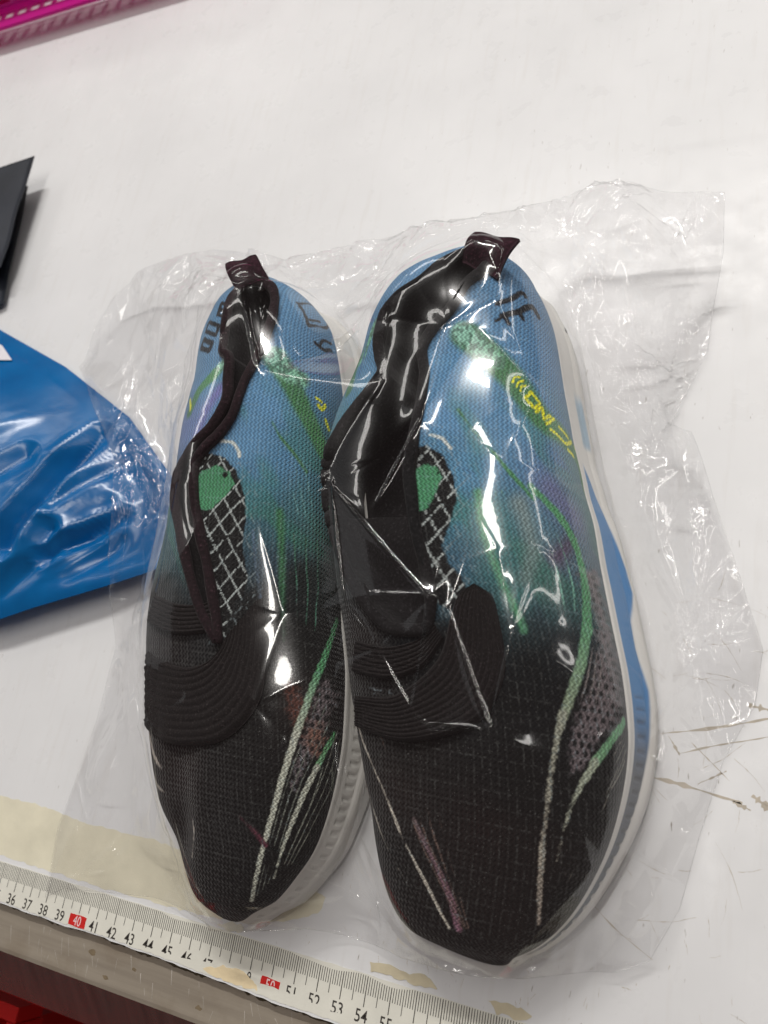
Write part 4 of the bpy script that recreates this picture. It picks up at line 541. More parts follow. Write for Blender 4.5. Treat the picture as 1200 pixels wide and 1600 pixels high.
def numeral(txt, x, y, h, mat, z=.030, cut=None, squeeze=.78):
    cu = bpy.data.curves.new('numeral', 'FONT'); cu.body = txt; cu.size = h * 1.42; cu.align_x = 'CENTER'; cu.resolution_u = 3; cu.offset = .0035
    ob = bpy.data.objects.new('numeral', cu); col.objects.link(ob); bpy.context.view_layer.update()
    me = bpy.data.meshes.new_from_object(ob); bpy.data.objects.remove(ob); bpy.data.curves.remove(cu)
    bm = bmesh.new(); bm.from_mesh(me)
    for v in bm.verts: v.co = Vector((x + v.co.x * squeeze, y + v.co.y, z))
    if cut is not None: bmesh.ops.bisect_plane(bm, geom=bm.verts[:] + bm.edges[:] + bm.faces[:], plane_co=(x, cut, z), plane_no=(.1, -1, 0), clear_outer=True)
    V = [tuple(v.co) for v in bm.verts]; bm.verts.index_update(); F = [[v.index for v in f.verts] for f in bm.faces]; bm.free(); bpy.data.meshes.remove(me)
    if F: mesh_ob('numeral', V, F, mat, tape, smooth=False)
for k in range(27, 68):
    x = k - 50; cut = None if k < 44 else float(np.interp(k, [44, 45, 46, 47, 50, 51, 54, 56], [-.42, -.40, -.34, -.22, -.30, -.34, -.52, -.56]))
    if k in (48,): continue
    if k % 10 == 0:
        b = [(x - .46, -.53), (x + .46, -.53), (x + .46, -.06), (x - .46, -.06)] if k != 50 else [(x - .45, -.34), (x - .1, -.30), (x + .42, -.36), (x + .44, -.08), (x - .44, -.05)]
        o = flake('red_block', b, .024, .006, REDINK, tape, .02, k, 60)
        numeral(str(k), x, -.49, .40, WHITEINK, .0335, None if k != 50 else -.30)
    elif k == 49: numeral('9', x, -.44, .38, INK, .030, -.42)
    else: numeral(str(k), x - .04, -.52, .44, INK, .030, cut, .86)

flake('worn_patch', [(-3.2, -.48), (-2.3, -.16), (-1.5, -.10), (-.75, -.30), (-.45, -.62), (-1.6, -.66), (-2.6, -.60)], .0245, .007, mat_plain('orange_stained_paper', lin(232, 214, 176), .6, .12, 90, .3), tape, .05, 71, 90)
# ------------------------------------------------------------------ shoes
def noise_edge(P, s=0): return noise2(P[:, 0] * 9 + P[:, 2] * 5, P[:, 1] * 9, s) - .5
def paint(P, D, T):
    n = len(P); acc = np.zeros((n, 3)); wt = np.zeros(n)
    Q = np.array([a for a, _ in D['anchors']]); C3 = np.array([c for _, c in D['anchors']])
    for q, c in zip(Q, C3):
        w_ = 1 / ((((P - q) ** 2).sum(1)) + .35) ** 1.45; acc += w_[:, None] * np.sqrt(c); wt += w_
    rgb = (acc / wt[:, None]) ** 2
    rgb *= (1 + .18 * (fbm(P[:, 0] * 1.3, P[:, 1] * 1.3, 12) - .5))[:, None]
    mo = (.42 * sstep(.48, .62, fbm(P[:, 0] * .8 + P[:, 1] * .5, P[:, 1] * .4, 33, 3)) * sstep(13.5, 16, P[:, 1]) * (1 - sstep(20, 24, P[:, 1])))[:, None]; rgb = rgb * (1 - mo) + np.array((.045, .19, .12)) * mo
    dots = (np.hypot((P[:, 0] * 4.6 + .5 * (np.floor(P[:, 1] * 3.6) % 2)) % 1 - .5, ((P[:, 1] * 3.6) % 1 - .5) * .8) < .14 + .22 * noise2(P[:, 0] * 3, P[:, 1] * 3, 77))
    for nm, c, c2 in (('mauve', (.125, .105, .12), (.02, .019, .024)), ('rust', (.085, .030, .022), (.05, .02, .016)), ('rustb', (.16, .085, .07), (.05, .03, .028))):
        if nm in D['poly']:
            s = sstep(-.12, .18, poly_inside(P[:, 0], P[:, 1], D['poly'][nm]) + .25 * noise_edge(P, 4)); cc = np.where(dots[:, None], c2, c)
            rgb = rgb * (1 - s[:, None]) + cc * s[:, None]
    pd = poly_inside(P[:, 0], P[:, 1], D['poly']['panel']); s = sstep(-.03, .06, pd + .06 * noise_edge(P, 6))[:, None]
    a, b = (P[:, 0] * .80 + P[:, 1] * .62) / .62, (-P[:, 0] * .80 + P[:, 1] * .62) / .62
    ln = np.minimum(np.abs(a % 1 - .5), np.abs(b % 1 - .5)); brk = noise2(P[:, 0] * 7, P[:, 1] * 7, 31)
    dia = ((.5 - np.maximum(np.abs(a % 1 - .5), np.abs(b % 1 - .5))) < .055) & (brk > .22)
    pc = np.where(dia[:, None], (.34, .38, .40), (.011, .013, .016)); rgb = rgb * (1 - s) + pc * s
    near = (sstep(-.9, -.2, pd) * (pd < 0) * (P[:, 1] < (20 if T is RIGHT else 19)))[:, None] * .30 * (brk > .5)[:, None]
    rgb = np.where(dia[:, None] & (near > .07), rgb * (1 - near) + np.array((.3, .36, .40)) * near, rgb)
    s = sstep(-.03, .05, poly_inside(P[:, 0], P[:, 1], D['poly']['patch']) + .08 * noise_edge(P, 8))[:, None]; rgb = rgb * (1 - s) + np.array((.062, .235, .125)) * s
    for (pts, w0, w1, c0, c1, soft) in D['strokes']:
        pts = smooth_path(pts, max(8, 5 * len(pts))) if len(pts) > 2 and w0 > .06 and soft != .31 and pts[0] != pts[-1] and w0 not in () else np.asarray(pts, float)
        tt = np.r_[0, np.cumsum(np.linalg.norm(np.diff(pts, axis=0), axis=1))]; lo, hi = pts.min(0) - 1.5, pts.max(0) + 1.5
        sel = np.where(((P > lo) & (P < hi)).all(1))[0]
        if not len(sel): continue
        Ps = P[sel]; best = np.full(len(sel), 9.); bt = np.zeros(len(sel))
        for i in range(len(pts) - 1):
            d, t = seg_dist(Ps, pts[i], pts[i + 1]); tl = (tt[i] + t * (tt[i + 1] - tt[i])) / tt[-1]
            hw = .5 * (w0 + (w1 - w0) * tl); r = d - hw; k = r < best; best[k] = r[k]; bt[k] = tl[k]
        sw = max(soft * .5 * (w0 + w1) * .5, .015); jt = min(1, w0 / .22); s = (1 - sstep(-sw, sw, best + jt * (.05 * noise_edge(Ps, 2) + .03 * (rng.random(len(sel)) - .5))))[:, None]
        cc = np.array(c0) + (np.array(c1) - np.array(c0)) * bt[:, None]
        if soft == .41: cc = cc * (.55 + .75 * (noise2(Ps[:, 0] * 7 + Ps[:, 1] * 4, Ps[:, 1] * 7 - Ps[:, 0] * 4, 88) > .5))[:, None]
        rgb[sel] = rgb[sel] * (1 - s) + cc * s
    for c, r in D['dots']:
        d = np.linalg.norm(P - np.array(c), axis=1); s = (1 - sstep(r * .8, r * 1.1, d))[:, None]; rgb = rgb * (1 - s) + .004 * s
    lum = rgb.mean(1); rgb = rgb * (.34 + 1.02 * sstep(.007, .06, lum))[:, None] * np.array((1.0, .99, .92))
    return np.clip(rgb, .002, .9)
HF = {}                                            # height of everything under the film, on a 1 mm plan grid
HX0, HY0, HN, HM = -24., -2., 460, 420
hf = np.zeros((HN, HM))
def stamp(V):
    V = np.asarray(V); i = np.clip(((V[:, 0] - HX0) * 10).astype(int), 0, HN - 1); j = np.clip(((V[:, 1] - HY0) * 10).astype(int), 0, HM - 1); np.maximum.at(hf, (i, j), V[:, 2])
def build_shoe(T, D, label, flip):
    cx = float((T[:, 1] + T[:, 2]).mean() / 2); root = rooted('running_shoe', (cx, float(T[:, 0].mean()), 0)); tag(root, label, 'shoe', 'pair of shoes in the clear bag')
    NU, NV = 640, 340; u, v = np.meshgrid(np.linspace(0, 1, NU), np.linspace(0, 1, NV), indexing='ij')
    x, y, z = upper_point(T, u, v); P = np.stack([x, y, z], -1)
    # slack cloth: broad dents, plus folds across the vamp
    d = .34 * (fbm(x * .32 + 3, y * .32, 5, 3) - .5) + .10 * (fbm(x * .9, y * .9, 9, 3) - .5)
    if flip: d = d - .42 * np.exp(-(((x + 3.0) ** 2) / .5 + ((y - 4.9) ** 2) / 1.6)) - .25 * np.exp(-(((x + 3.6) ** 2) / .9 + ((y - 7.2) ** 2) / 2.2)) + .12 * np.exp(-(((x + 2.2) ** 2) / .5 + ((y - 6.0) ** 2) / 3))
    edge = np.sin(np.pi * v) ** .5 * np.clip(np.minimum(u, 1 - u) * 14, 0, 1); P[..., 2] += d * edge
    Pf = P.reshape(-1, 3); stamp(Pf)
    op = poly_inside(Pf[:, 0], Pf[:, 1], D['poly']['opening']).reshape(NU, NV)
    F = grid_faces(NU, NV); fin = (op > 0).ravel()[F].all(1)
    base = Pf.copy(); opf = op.ravel()
    # the collar edge rolls up, the lining drops away inside it
    base[:, 2] += .16 * np.exp(-(opf / .22) ** 2)
    Fo, Fi = F[~fin], F[fin]
    def sub(Fs): 
        k = np.unique(Fs); mp = np.zeros(len(Pf), int); mp[k] = np.arange(len(k)); return k, mp[Fs]
    ko, fo = sub(Fo); up = mesh_ob('upper', base[ko], fo, KNIT, root)
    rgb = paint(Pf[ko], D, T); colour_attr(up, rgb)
    dl = np.linalg.norm(np.diff(P, axis=1), axis=2); arc = np.concatenate([np.zeros((NU, 1)), np.cumsum(dl, 1)], 1); arc -= arc[:, NV // 2:NV // 2 + 1]
    uv_attr(up, np.c_[y.ravel(), arc.ravel()][ko])
    ki, fi = sub(Fi); L = base[ki].copy(); dd = opf[ki]
    deep = np.where(L[:, 1] > (17.5 if not flip else 18.5), 3.4, 1.5); L[:, 2] -= deep * (1 - np.exp(-(dd / .35) ** 1.5)) - .10 * np.sin(L[:, 1] * 2.1 + L[:, 0])
    L[:, 2] = np.maximum(L[:, 2], 2.2); mesh_ob('collar_lining', L, fi, LINING, root)
    # rolled binding round the opening
    op3 = np.array(D['poly']['opening'], float); op3 = np.r_[op3, op3[:1]]; pth = smooth_path(op3, 260)[:-1]
    ii = [int(np.argmin(((Pf[:, :2] - p[:2]) ** 2).sum(1))) for p in pth]; pth = np.c_[pth[:, :2], base[ii][:, 2] + .03]
    k = np.arange(len(pth)); V, Fb = tube(pth, .20 + .05 * noise2(k * .12, k * 0, 3), 12, True, .85); mesh_ob('collar_binding', V, Fb, DARKTRIM if flip else LINING, root)
    # ribbed elastic straps over the instep
    for si, (inner, outer) in enumerate(D['straps']):
        a, b = smooth_path(inner, 120), smooth_path(outer, 120); nv = 90; t = np.linspace(0, 1, nv)
        S = a[:, None] * (1 - t)[None, :, None] + b[:, None] * t[None, :, None]; sh_ = S.reshape(-1, 3)
        i0 = np.clip(((sh_[:, 0] - HX0) * 10).astype(int), 0, HN - 1); j0 = np.clip(((sh_[:, 1] - HY0) * 10).astype(int), 0, HM - 1); zz = hf0(i0, j0)
        ribs = 11 if si == 0 else 7; rib = np.abs(np.sin(np.pi * t * ribs)) ** .8
        prof_ = .16 * np.minimum(1, np.minimum(t, 1 - t) * 14) + .06 * rib
        S[..., 2] = np.maximum(zz.reshape(120, nv), S[..., 2]) + prof_[None] + .10 * np.sin(np.linspace(0, np.pi, 120))[:, None] * t[None] - .02
        bot_ = S.copy(); bot_[..., 2] -= .22; V = np.r_[S.reshape(-1, 3), bot_[:, [0, -1]].reshape(-1, 3)]; n0 = 120 * nv
        Fs = grid_faces(120, nv).tolist() + [[i * nv, (i + 1) * nv, n0 + (i + 1) * 2, n0 + i * 2] for i in range(119)] + [[i * nv + nv - 1, n0 + i * 2 + 1, n0 + (i + 1) * 2 + 1, (i + 1) * nv + nv - 1] for i in range(119)]
        mesh_ob('elastic_strap', V, Fs, STRAPM, root)
    # heel pull tab: a folded loop of webbing
    q = np.array(D['tab']); n1, n2 = 24, 16; s_, t_ = np.meshgrid(np.linspace(0, 1, n1), np.linspace(0, 1, n2), indexing='ij')
    W = ((1 - s_) * (1 - t_))[..., None] * q[0] + (s_ * (1 - t_))[..., None] * q[3] + (s_ * t_)[..., None] * q[2] + ((1 - s_) * t_)[..., None] * q[1]
    W[..., 2] += .35 * np.sin(t_ * np.pi) * (1 - .4 * s_) - .5 * (1 - t_) + .06 * np.sin(s_ * 9)
    W2 = W.copy(); W2[..., 2] -= .16; nn = n1 * n2; ring = [i * n2 for i in range(n1)] + [(n1 - 1) * n2 + j for j in range(1, n2)] + [i * n2 + n2 - 1 for i in range(n1 - 2, -1, -1)] + [j for j in range(n2 - 2, 0, -1)]
    Fs = grid_faces(n1, n2).tolist() + (grid_faces(n1, n2) + nn)[:, ::-1].tolist() + [[ring[i], ring[(i + 1) % len(ring)], ring[(i + 1) % len(ring)] + nn, ring[i] + nn] for i in range(len(ring))]
    stamp(W.reshape(-1, 3)); tb = mesh_ob('pull_tab', np.r_[W.reshape(-1, 3), W2.reshape(-1, 3)], Fs, TABM, root)
    if not flip:
        st = W[4:20, 5] + np.c_[.06 * (rng.random(16) - .5), .10 * (rng.random(16) - .5), np.full(16, .05)]; V, Fb = tube(st, .045, 6); mesh_ob('stitching', V, Fb, THREAD, tb)
    # sole
    NQ, NF = 900, 56; q_, f_ = np.meshgrid(np.linspace(0, 1, NQ, endpoint=False), np.linspace(.355, 1.06, NF), indexing='ij')
    X, Y, Z, yy, r = sole_point(T, q_.ravel(), f_.ravel()); f_ = f_.ravel()
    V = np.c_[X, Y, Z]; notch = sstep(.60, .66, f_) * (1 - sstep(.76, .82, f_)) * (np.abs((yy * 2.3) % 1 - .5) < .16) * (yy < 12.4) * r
    base_w = np.array(lin(232, 231, 226)); rgb = np.tile(base_w, (len(V), 1))
    if not flip:
        low = np.interp(yy, [5, 7, 9, 11, 12.6, 14, 15, 16, 17, 19, 21], [.70, .66, .62, .58, .56, .62, .60, .52, .52, .62, .84])
        s = (sstep(-.015, .015, f_ - low) * (1 - sstep(.855, .875, f_)) * sstep(3.4, 4.2, yy) * (1 - sstep(20.4, 21.0, yy)) * r)[:, None]
        bl_ = np.array(lin(34, 122, 186)); sl = np.array(lin(92, 98, 108)); k = sstep(9.6, 12.6, yy)[:, None]; rgb = rgb * (1 - s) + (sl * (1 - k) + bl_ * k) * s
        pb = (sstep(.50, .54, f_) * (1 - sstep(.66, .72, f_)) * sstep(21.6, 22.0, yy) * (1 - sstep(23.6, 24.4, yy)) * r)[:, None] * .7; rgb = rgb * (1 - pb) + np.array(lin(120, 172, 205)) * pb
        for pts, w_ in D['letters']:
            pts = np.array(pts); sel = np.where(((V > pts.min(0) - .3) & (V < pts.max(0) + .3)).all(1))[0]
            for a, b in zip(pts[:-1], pts[1:]):
                d_, _ = seg_dist(V[sel], a, b); s = (1 - sstep(w_ * .5, w_ * .9, d_))[:, None]; rgb[sel] = rgb[sel] * (1 - s) + .045 * s
    V[:, 2] += 0; nrm = np.c_[X - X.mean(), Y * 0]; V[:, 0] -= .05 * notch
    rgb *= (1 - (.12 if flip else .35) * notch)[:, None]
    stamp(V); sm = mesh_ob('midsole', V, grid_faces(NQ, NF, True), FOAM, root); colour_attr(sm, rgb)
    q_, f_ = np.meshgrid(np.linspace(0, 1, 400, endpoint=False), np.linspace(0, .353, 18), indexing='ij'); X, Y, Z, yy, r = sole_point(T, q_.ravel(), f_.ravel())
    spring = .0; V = np.c_[X, Y, Z + .012]; Fs = grid_faces(400, 18, True).tolist() + [[i * 18 for i in range(400)]]; stamp(V); mesh_ob('outsole', V, Fs, RUBBER, root)
    return root
def hf0(i, j): return hf[i, j]
THREAD = mat_plain('white_thread', lin(190, 186, 184), .7, .1)
build_shoe(RIGHT, PRINT['R'], 'right shoe of the pair, blue to black knit, bright blue band along its sole', False)
build_shoe(LEFT, PRINT['L'], 'left shoe of the pair, nearest the blue mailer, with ribbed black straps over the instep', True)

# ------------------------------------------------------------------ parcels
def pouch(name, outline, zb, height, soft, wr, mat, label, cat, part, n=300, m=150, ridge=None):
    P = np.asarray(outline, float); P = np.r_[P, P[:1]]; zb = np.r_[zb, zb[:1]]; s = np.r_[0, np.cumsum(np.linalg.norm(np.diff(P, axis=0), axis=1))]; k = np.linspace(0, s[-1], n, endpoint=False)
    Q = np.c_[np.interp(k, s, P[:, 0]), np.interp(k, s, P[:, 1])]; zz = np.interp(k, s, zb); c = Q.mean(0)
    t = np.linspace(0, 1, m) ** .8; X = c[0] + (Q[:, 0][:, None] - c[0]) * t; Y = c[1] + (Q[:, 1][:, None] - c[1]) * t
    d = np.maximum(poly_inside(X.ravel(), Y.ravel(), Q).reshape(X.shape), 0); body = 1 - np.exp(-d / soft)
    zt = zz[:, None] + (height - zz[:, None] * .3) * body
    root = rooted(name, (c[0], c[1], 0)); tag(root, label, cat)
    zt = zt + wr(X, Y) * np.minimum(1, d / 1.2 + .12); zt = np.maximum(zt, .06)
    if ridge is not None: zt = zt + ridge(X, Y, d)
    V = np.stack([X, Y, zt], -1).reshape(-1, 3); stamp(V); mesh_ob(part, V, grid_faces(n, m, True), mat, root)
    zl = np.maximum(zz[:, None] * (d < .01) + .03, zz[:, None] * np.exp(-d / 1.5)); V = np.stack([X, Y, np.minimum(zl, zt - .02)], -1).reshape(-1, 3); mesh_ob('underside', V, grid_faces(n, m, True)[:, ::-1], mat, root)
    return root, (lambda x, y: zt.ravel()[np.argmin((X.ravel() - x) ** 2 + (Y.ravel() - y) ** 2)])
def rid(x, y, ang, fx, fy, s):                     # long sharp folds that run along ang
    a, b = x * math.cos(ang) + y * math.sin(ang), -x * math.sin(ang) + y * math.cos(ang)
    return 1 - 2 * np.abs(fbm(a * fx + .6 * noise2(a * .3, b * .3, s + 40), b * fy, s, 3) - .5) * 2
m = Mat('blue_poly_plastic', .24, spec=.6); o_ = m.obj(); nz = m.noise(o_, 28, 5); m.base(m.ramp(nz, [(.3, lin(0, 84, 144)), (.7, lin(0, 104, 168))])); m.bump(m.noise(m.obj((40, 18, 30), (0, 0, .7)), 1, 3), .07, .003); BLUE = m.m
def valley(X, Y, pts, w, dep):
    P = np.c_[X.ravel(), Y.ravel()]; q = np.asarray(pts, float); best = np.full(len(P), 9.)
    for a, c in zip(q[:-1], q[1:]): best = np.minimum(best, seg_dist(P, a, c)[0])
    return (-dep * np.exp(-best / w) + dep * .5 * np.exp(-np.abs(best - 1.7 * w) / (.8 * w))).reshape(X.shape)
BLUE_FOLDS = [[(-18.75, 15.73), (-17.31, 20.11), (-16.04, 22.74)], [(-16.41, 15.54), (-14.74, 16.85), (-13.0, 18.15)], [(-18.57, 13.15), (-16.71, 15.18), (-16.51, 16.92)], [(-16.84, 18.32), (-15.47, 19.98), (-14.35, 21.09)], [(-21.06, 18.87), (-19.46, 20.81)], [(-14.9, 14.48), (-13.19, 16.11), (-12.67, 16.98)]]
def blue_wr(X, Y):
    z = .50 * (rid(X, Y, .80, .06, .16, 5) - .55) + .13 * (rid(X, Y, .6, .12, .45, 9) - .5) * sstep(29, 22, Y) + .04 * (rid(X, Y, .95, .3, 1.3, 29) - .5) * sstep(28, 20, Y)
    for k, f in enumerate(BLUE_FOLDS): z = z + valley(X, Y, f, (.55, .4, .5, .35, .6, .35)[k % 6], (1.0, .75, .6, .35, .4, .55)[k % 6])
    return z * sstep(-.5, 4, poly_inside(X.ravel(), Y.ravel(), BLUE_OUT).reshape(X.shape)) * (.45 + .55 * sstep(-10.5, -15, X)) - .9 * sstep(-19, -11, X) * sstep(0, 2, poly_inside(X.ravel(), Y.ravel(), BLUE_OUT).reshape(X.shape)) + 2.4 * sstep(-17, -27, X) * sstep(0, 6, poly_inside(X.ravel(), Y.ravel(), BLUE_OUT).reshape(X.shape))
BLUE_OUT = [(-27.4, 30.2), (-20.9, 27.4), (-14.95, 24.1), (-10.5, 20.3), (-9.94, 17.6), (-10.0, 15.6), (-12.6, 14.4), (-16.7, 12.9), (-18.7, 12.1), (-27, 9.5), (-40, 12), (-44, 26), (-38, 35)]
bp, bz = pouch('blue_mailer', [(-27.4, 30.2), (-20.9, 27.4), (-14.95, 24.1), (-10.5, 20.3), (-9.94, 17.6), (-10.0, 15.6), (-12.6, 14.4), (-16.7, 12.9), (-18.7, 12.1), (-27, 9.5), (-40, 12), (-44, 26), (-38, 35)],
               np.array([.5, .5, .5, .5, .7, 1.0, 1.4, 1.5, 1.5, 1.2, .6, .5, .5]), 1.9, 3.2, blue_wr, BLUE, 'puffy glossy bright blue plastic mailer, creased, lying at the left edge', 'mailer', 'film_pouch')
LAB = mat_plain('white_label_paper', lin(222, 220, 226), .4, .04)
q = np.array([(-26.0, 28.7), (-24.2, 27.4), (-25.5, 27.1), (-28.6, 28.3), (-29.0, 29.7)]); V = [(x, y, bz(x, y) + .12) for x, y in q]
mesh_ob('shipping_label', V + [(a, b, c - .03) for a, b, c in V], [[0, 1, 2, 3, 4], [9, 8, 7, 6, 5]] + [[i, i + 5, (i + 1) % 5 + 5, (i + 1) % 5] for i in range(5)], LAB, bp, smooth=False)
# dark mailer with a lifted corner
m = Mat('charcoal_poly_plastic', .42, spec=.45); m.base(m.ramp(m.noise(m.obj(), 25, 4), [(.3, lin(34, 38, 45)), (.7, lin(46, 51, 60))])); m.bump(m.noise(m.obj((60, 30, 60)), 1, 4), .3, .002); CHAR = m.m
dk = rooted('charcoal_mailer', (-33, 40, 0)); tag(dk, 'flat charcoal plastic mailer with one pointed corner lifted, upper left edge', 'mailer')
def sheet(name, A, B, Cc, Dd, lift, mat, root, t=.05, n=40):
    s, r = np.meshgrid(np.linspace(0, 1, n), np.linspace(0, 1, n), indexing='ij'); A, B, Cc, Dd = map(np.array, (A, B, Cc, Dd))
    W = ((1 - s) * (1 - r))[..., None] * A + (s * (1 - r))[..., None] * B + (s * r)[..., None] * Cc + ((1 - s) * r)[..., None] * Dd; W[..., 2] += lift(s, r)
    W2 = W.copy(); W2[..., 2] -= t; nn = n * n; ring = [i * n for i in range(n)] + [(n - 1) * n + j for j in range(1, n)] + [i * n + n - 1 for i in range(n - 2, -1, -1)] + list(range(n - 2, 0, -1)); L = len(ring)
    return mesh_ob(name, np.r_[W.reshape(-1, 3), W2.reshape(-1, 3)], grid_faces(n, n).tolist() + (grid_faces(n, n) + nn)[:, ::-1].tolist() + [[ring[i], ring[(i + 1) % L], ring[(i + 1) % L] + nn, ring[i] + nn] for i in range(L)], mat, root)
sheet('flap', (-28.45, 42.9, 1.75), (-28.0, 34.2, 1.5), (-42, 30, 1.6), (-44, 40.2, 1.6), lambda s, r: .25 * np.sin(s * 5) * r + .2 * noise2(s * 4, r * 5, 3), CHAR, dk)
sheet('lower_panel', (-29.7, 41.6, .5), (-28.2, 32.3, .45), (-42, 27, .5), (-44, 39, .5), lambda s, r: .5 * np.sin(r * 3.1) * (.4 + .6 * np.sin(s * 3.1)) + .15 * noise2(s * 4, r * 5, 8), CHAR, dk)

# ------------------------------------------------------------------ pink basket
m = Mat('translucent_pink_plastic', .35, lin(232, 28, 176), spec=.5); m.put(m.b, 'Transmission Weight', 0.0)
tl = m.n('ShaderNodeBsdfTranslucent', {0: (*lin(225, 30, 140), 1)}); tp = m.n('ShaderNodeBsdfTransparent', {0: (*lin(235, 60, 150), 1)}); m0 = m.n('ShaderNodeMixShader', {0: .35, 1: m.b.outputs[0], 2: tl.outputs[0]}); ms = m.n('ShaderNodeMixShader', {0: .14, 1: m0.outputs[0], 2: tp.outputs[0]}); m.nt.links.new(ms.outputs[0], m.nt.nodes['Material Output'].inputs[0]); PINK = m.m
e1 = np.array((.999, .040)); e1 = e1 / np.linalg.norm(e1); e2 = np.array((-e1[1], e1[0])); hw, hd, ht = 15.0, 11.0, 6.0; bc = np.array((-36.3, 56.95)) + e2 * (hd + 2.0) + e1 * 3.5
bk = rooted('basket', (bc[0], bc[1], 0)); tag(bk, 'bright pink plastic basket with slotted rim, cut off by the top left corner', 'basket')
def rrect(a, b, r, n=14):
    out = []
    for cxs, cys, a0 in ((1, 1, 0), (-1, 1, 90), (-1, -1, 180), (1, -1, 270)):
        for t in np.linspace(0, 90, n): out.append((cxs * (a - r) + r * math.cos(math.radians(a0 + t)), cys * (b - r) + r * math.sin(math.radians(a0 + t))))
    P = np.array(out); P = np.r_[P, P[:1]]; s = np.r_[0, np.cumsum(np.linalg.norm(np.diff(P, axis=0), axis=1))]; k = np.linspace(0, s[-1], 320, endpoint=False); return np.c_[np.interp(k, s, P[:, 0]), np.interp(k, s, P[:, 1])]
def bw(P, z): return np.c_[bc + P[:, :1] * e1 + P[:, 1:] * e2, np.full(len(P), z)]
def merge(parts):
    V, F = [], []
    for v, f in parts: F += [[i + len(V) for i in q] for q in (f if isinstance(f, list) else f.tolist())]; V += np.asarray(v).tolist()
    return V, F
def band(o0, z0, o1, z1, th=.16):                  # a flat ring between two offsets of the basket's outline
    a, b = rrect(hw + o0, hd + o0, 3 + o0), rrect(hw + o1, hd + o1, 3 + o1); return np.r_[bw(a, z0), bw(b, z1), bw(b, z1 - th), bw(a, z0 - th)], grid_faces(4, 320, True, True)
p0, p1 = rrect(hw + .75, hd + .75, 3.75), rrect(hw + 1.35, hd + 1.35, 4.35)
ties = [tube(np.r_[bw(p0[i:i + 1], 1.58), bw(p1[i:i + 1], 1.52)], .24, 6, False, .4) for i in range(0, 320, 4)]
V, F = merge([band(.0, 1.75, .8, 1.66), band(1.3, 1.62, 2.0, 1.5), band(2.0, 1.5, 2.04, 1.42)] + ties); mesh_ob('rim', V, F, PINK, bk, smooth=False)
pa, pb = rrect(hw, hd, 3), rrect(hw - 1.3, hd - 1.3, 2.5)
bars = [tube(np.r_[bw(pa[i:i + 1], 1.7), bw(pb[(i + 2) % 320:(i + 2) % 320 + 1], ht)], .17, 6) for i in range(0, 320, 5)]
V, F = merge(bars + [tube(bw(rrect(hw - 1.3 * k / 4, hd - 1.3 * k / 4, 3 - .12 * k), 1.7 + (ht - 1.7) * k / 4), .2, 8, True) for k in range(0, 5)]); mesh_ob('lattice_wall', V, F, PINK, bk)
grid_ = [tube(np.r_[bw(np.array([[x, -hd + 1.4]]), ht), bw(np.array([[x, hd - 1.4]]), ht)], .16, 6) for x in np.arange(-hw + 2, hw - 1.5, 1.1)] + [tube(np.r_[bw(np.array([[-hw + 1.4, y]]), ht), bw(np.array([[hw - 1.4, y]]), ht)], .16, 6) for y in np.arange(-hd + 2, hd - 1.5, 1.1)]
V, F = merge(grid_); mesh_ob('lattice_base', V, F, PINK, bk)
qa, qb = rrect(hw - .3, hd - .3, 3), rrect(hw - 1.5, hd - 1.5, 2.5); mesh_ob('added_shade_panel', np.r_[bw(qa, 1.7), bw(qb, ht - .1), bw(qb * .99, ht - .1), bw(qa * .99, 1.7)], grid_faces(4, 320, True, True), PINK, bk)  # solid panel added inside the lattice to deepen the basket's shadow

# ------------------------------------------------------------------ below the table edge
FLOORM = mat_plain('dark_floor', lin(58, 46, 44), .5, .2, 8); mesh_ob('floor', [(-150, -160, -75), (120, -160, -75), (120, 60, -75), (-150, 60, -75)], [[0, 1, 2, 3]], FLOORM, None, smooth=False)['kind'] = 'structure'
REDP = mat_plain('red_crate_plastic', lin(196, 24, 22), .35, .1, 20)
def box(c, s): 
    c, s = np.array(c, float), np.array(s, float) / 2; return [tuple(c + s * np.array(k)) for k in ((-1, -1, -1), (1, -1, -1), (1, 1, -1), (-1, 1, -1), (-1, -1, 1), (1, -1, 1), (1, 1, 1), (-1, 1, 1))], [[3, 2, 1, 0], [4, 5, 6, 7], [0, 1, 5, 4], [1, 2, 6, 5], [2, 3, 7, 6], [3, 0, 4, 7]]

cr = rooted('red_crate', (-31, -19, -75)); tag(cr, 'red plastic crate below the steel table edge, bottom left corner', 'crate')
V, F = merge([box((-31, -8.4, -10), (22.4, .8, 2)), box((-31, -29.6, -10), (22.4, .8, 2)), box((-42, -19, -10), (.8, 20.3, 2)), box((-20, -19, -10), (.8, 20.3, 2))]); mesh_ob('rim', V, F, REDP, cr, smooth=False)
V, F = merge([box((-31, -9.4, -43), (20.6, .4, 63.8)), box((-31, -28.6, -43), (20.6, .4, 63.8)), box((-41, -19, -43), (.4, 18.7, 63.8)), box((-21, -19, -43), (.4, 18.7, 63.8)), box((-31, -19, -40), (19.5, 18.7, .4))]); mesh_ob('wall', V, F, REDP, cr, smooth=False)
WP = mat_plain('white_enamel', lin(214, 218, 218), .3, .05); pp = rooted('white_pipe', (-18.3, -9.5, -75)); tag(pp, 'white upright pipe beside the red crate below the table edge', 'pipe')
V, F = tube([(-18.3, -9.6, -74.9), (-18.3, -9.6, -40), (-18.3, -9.6, -9)], .55, 16); mesh_ob('pole', V, F, WP, pp); V, F = tube([(-18.3, -9.6, -8.95), (-18.3, -9.6, -8.5)], .62, 16); mesh_ob('end_cap', V, F, WP, pp)

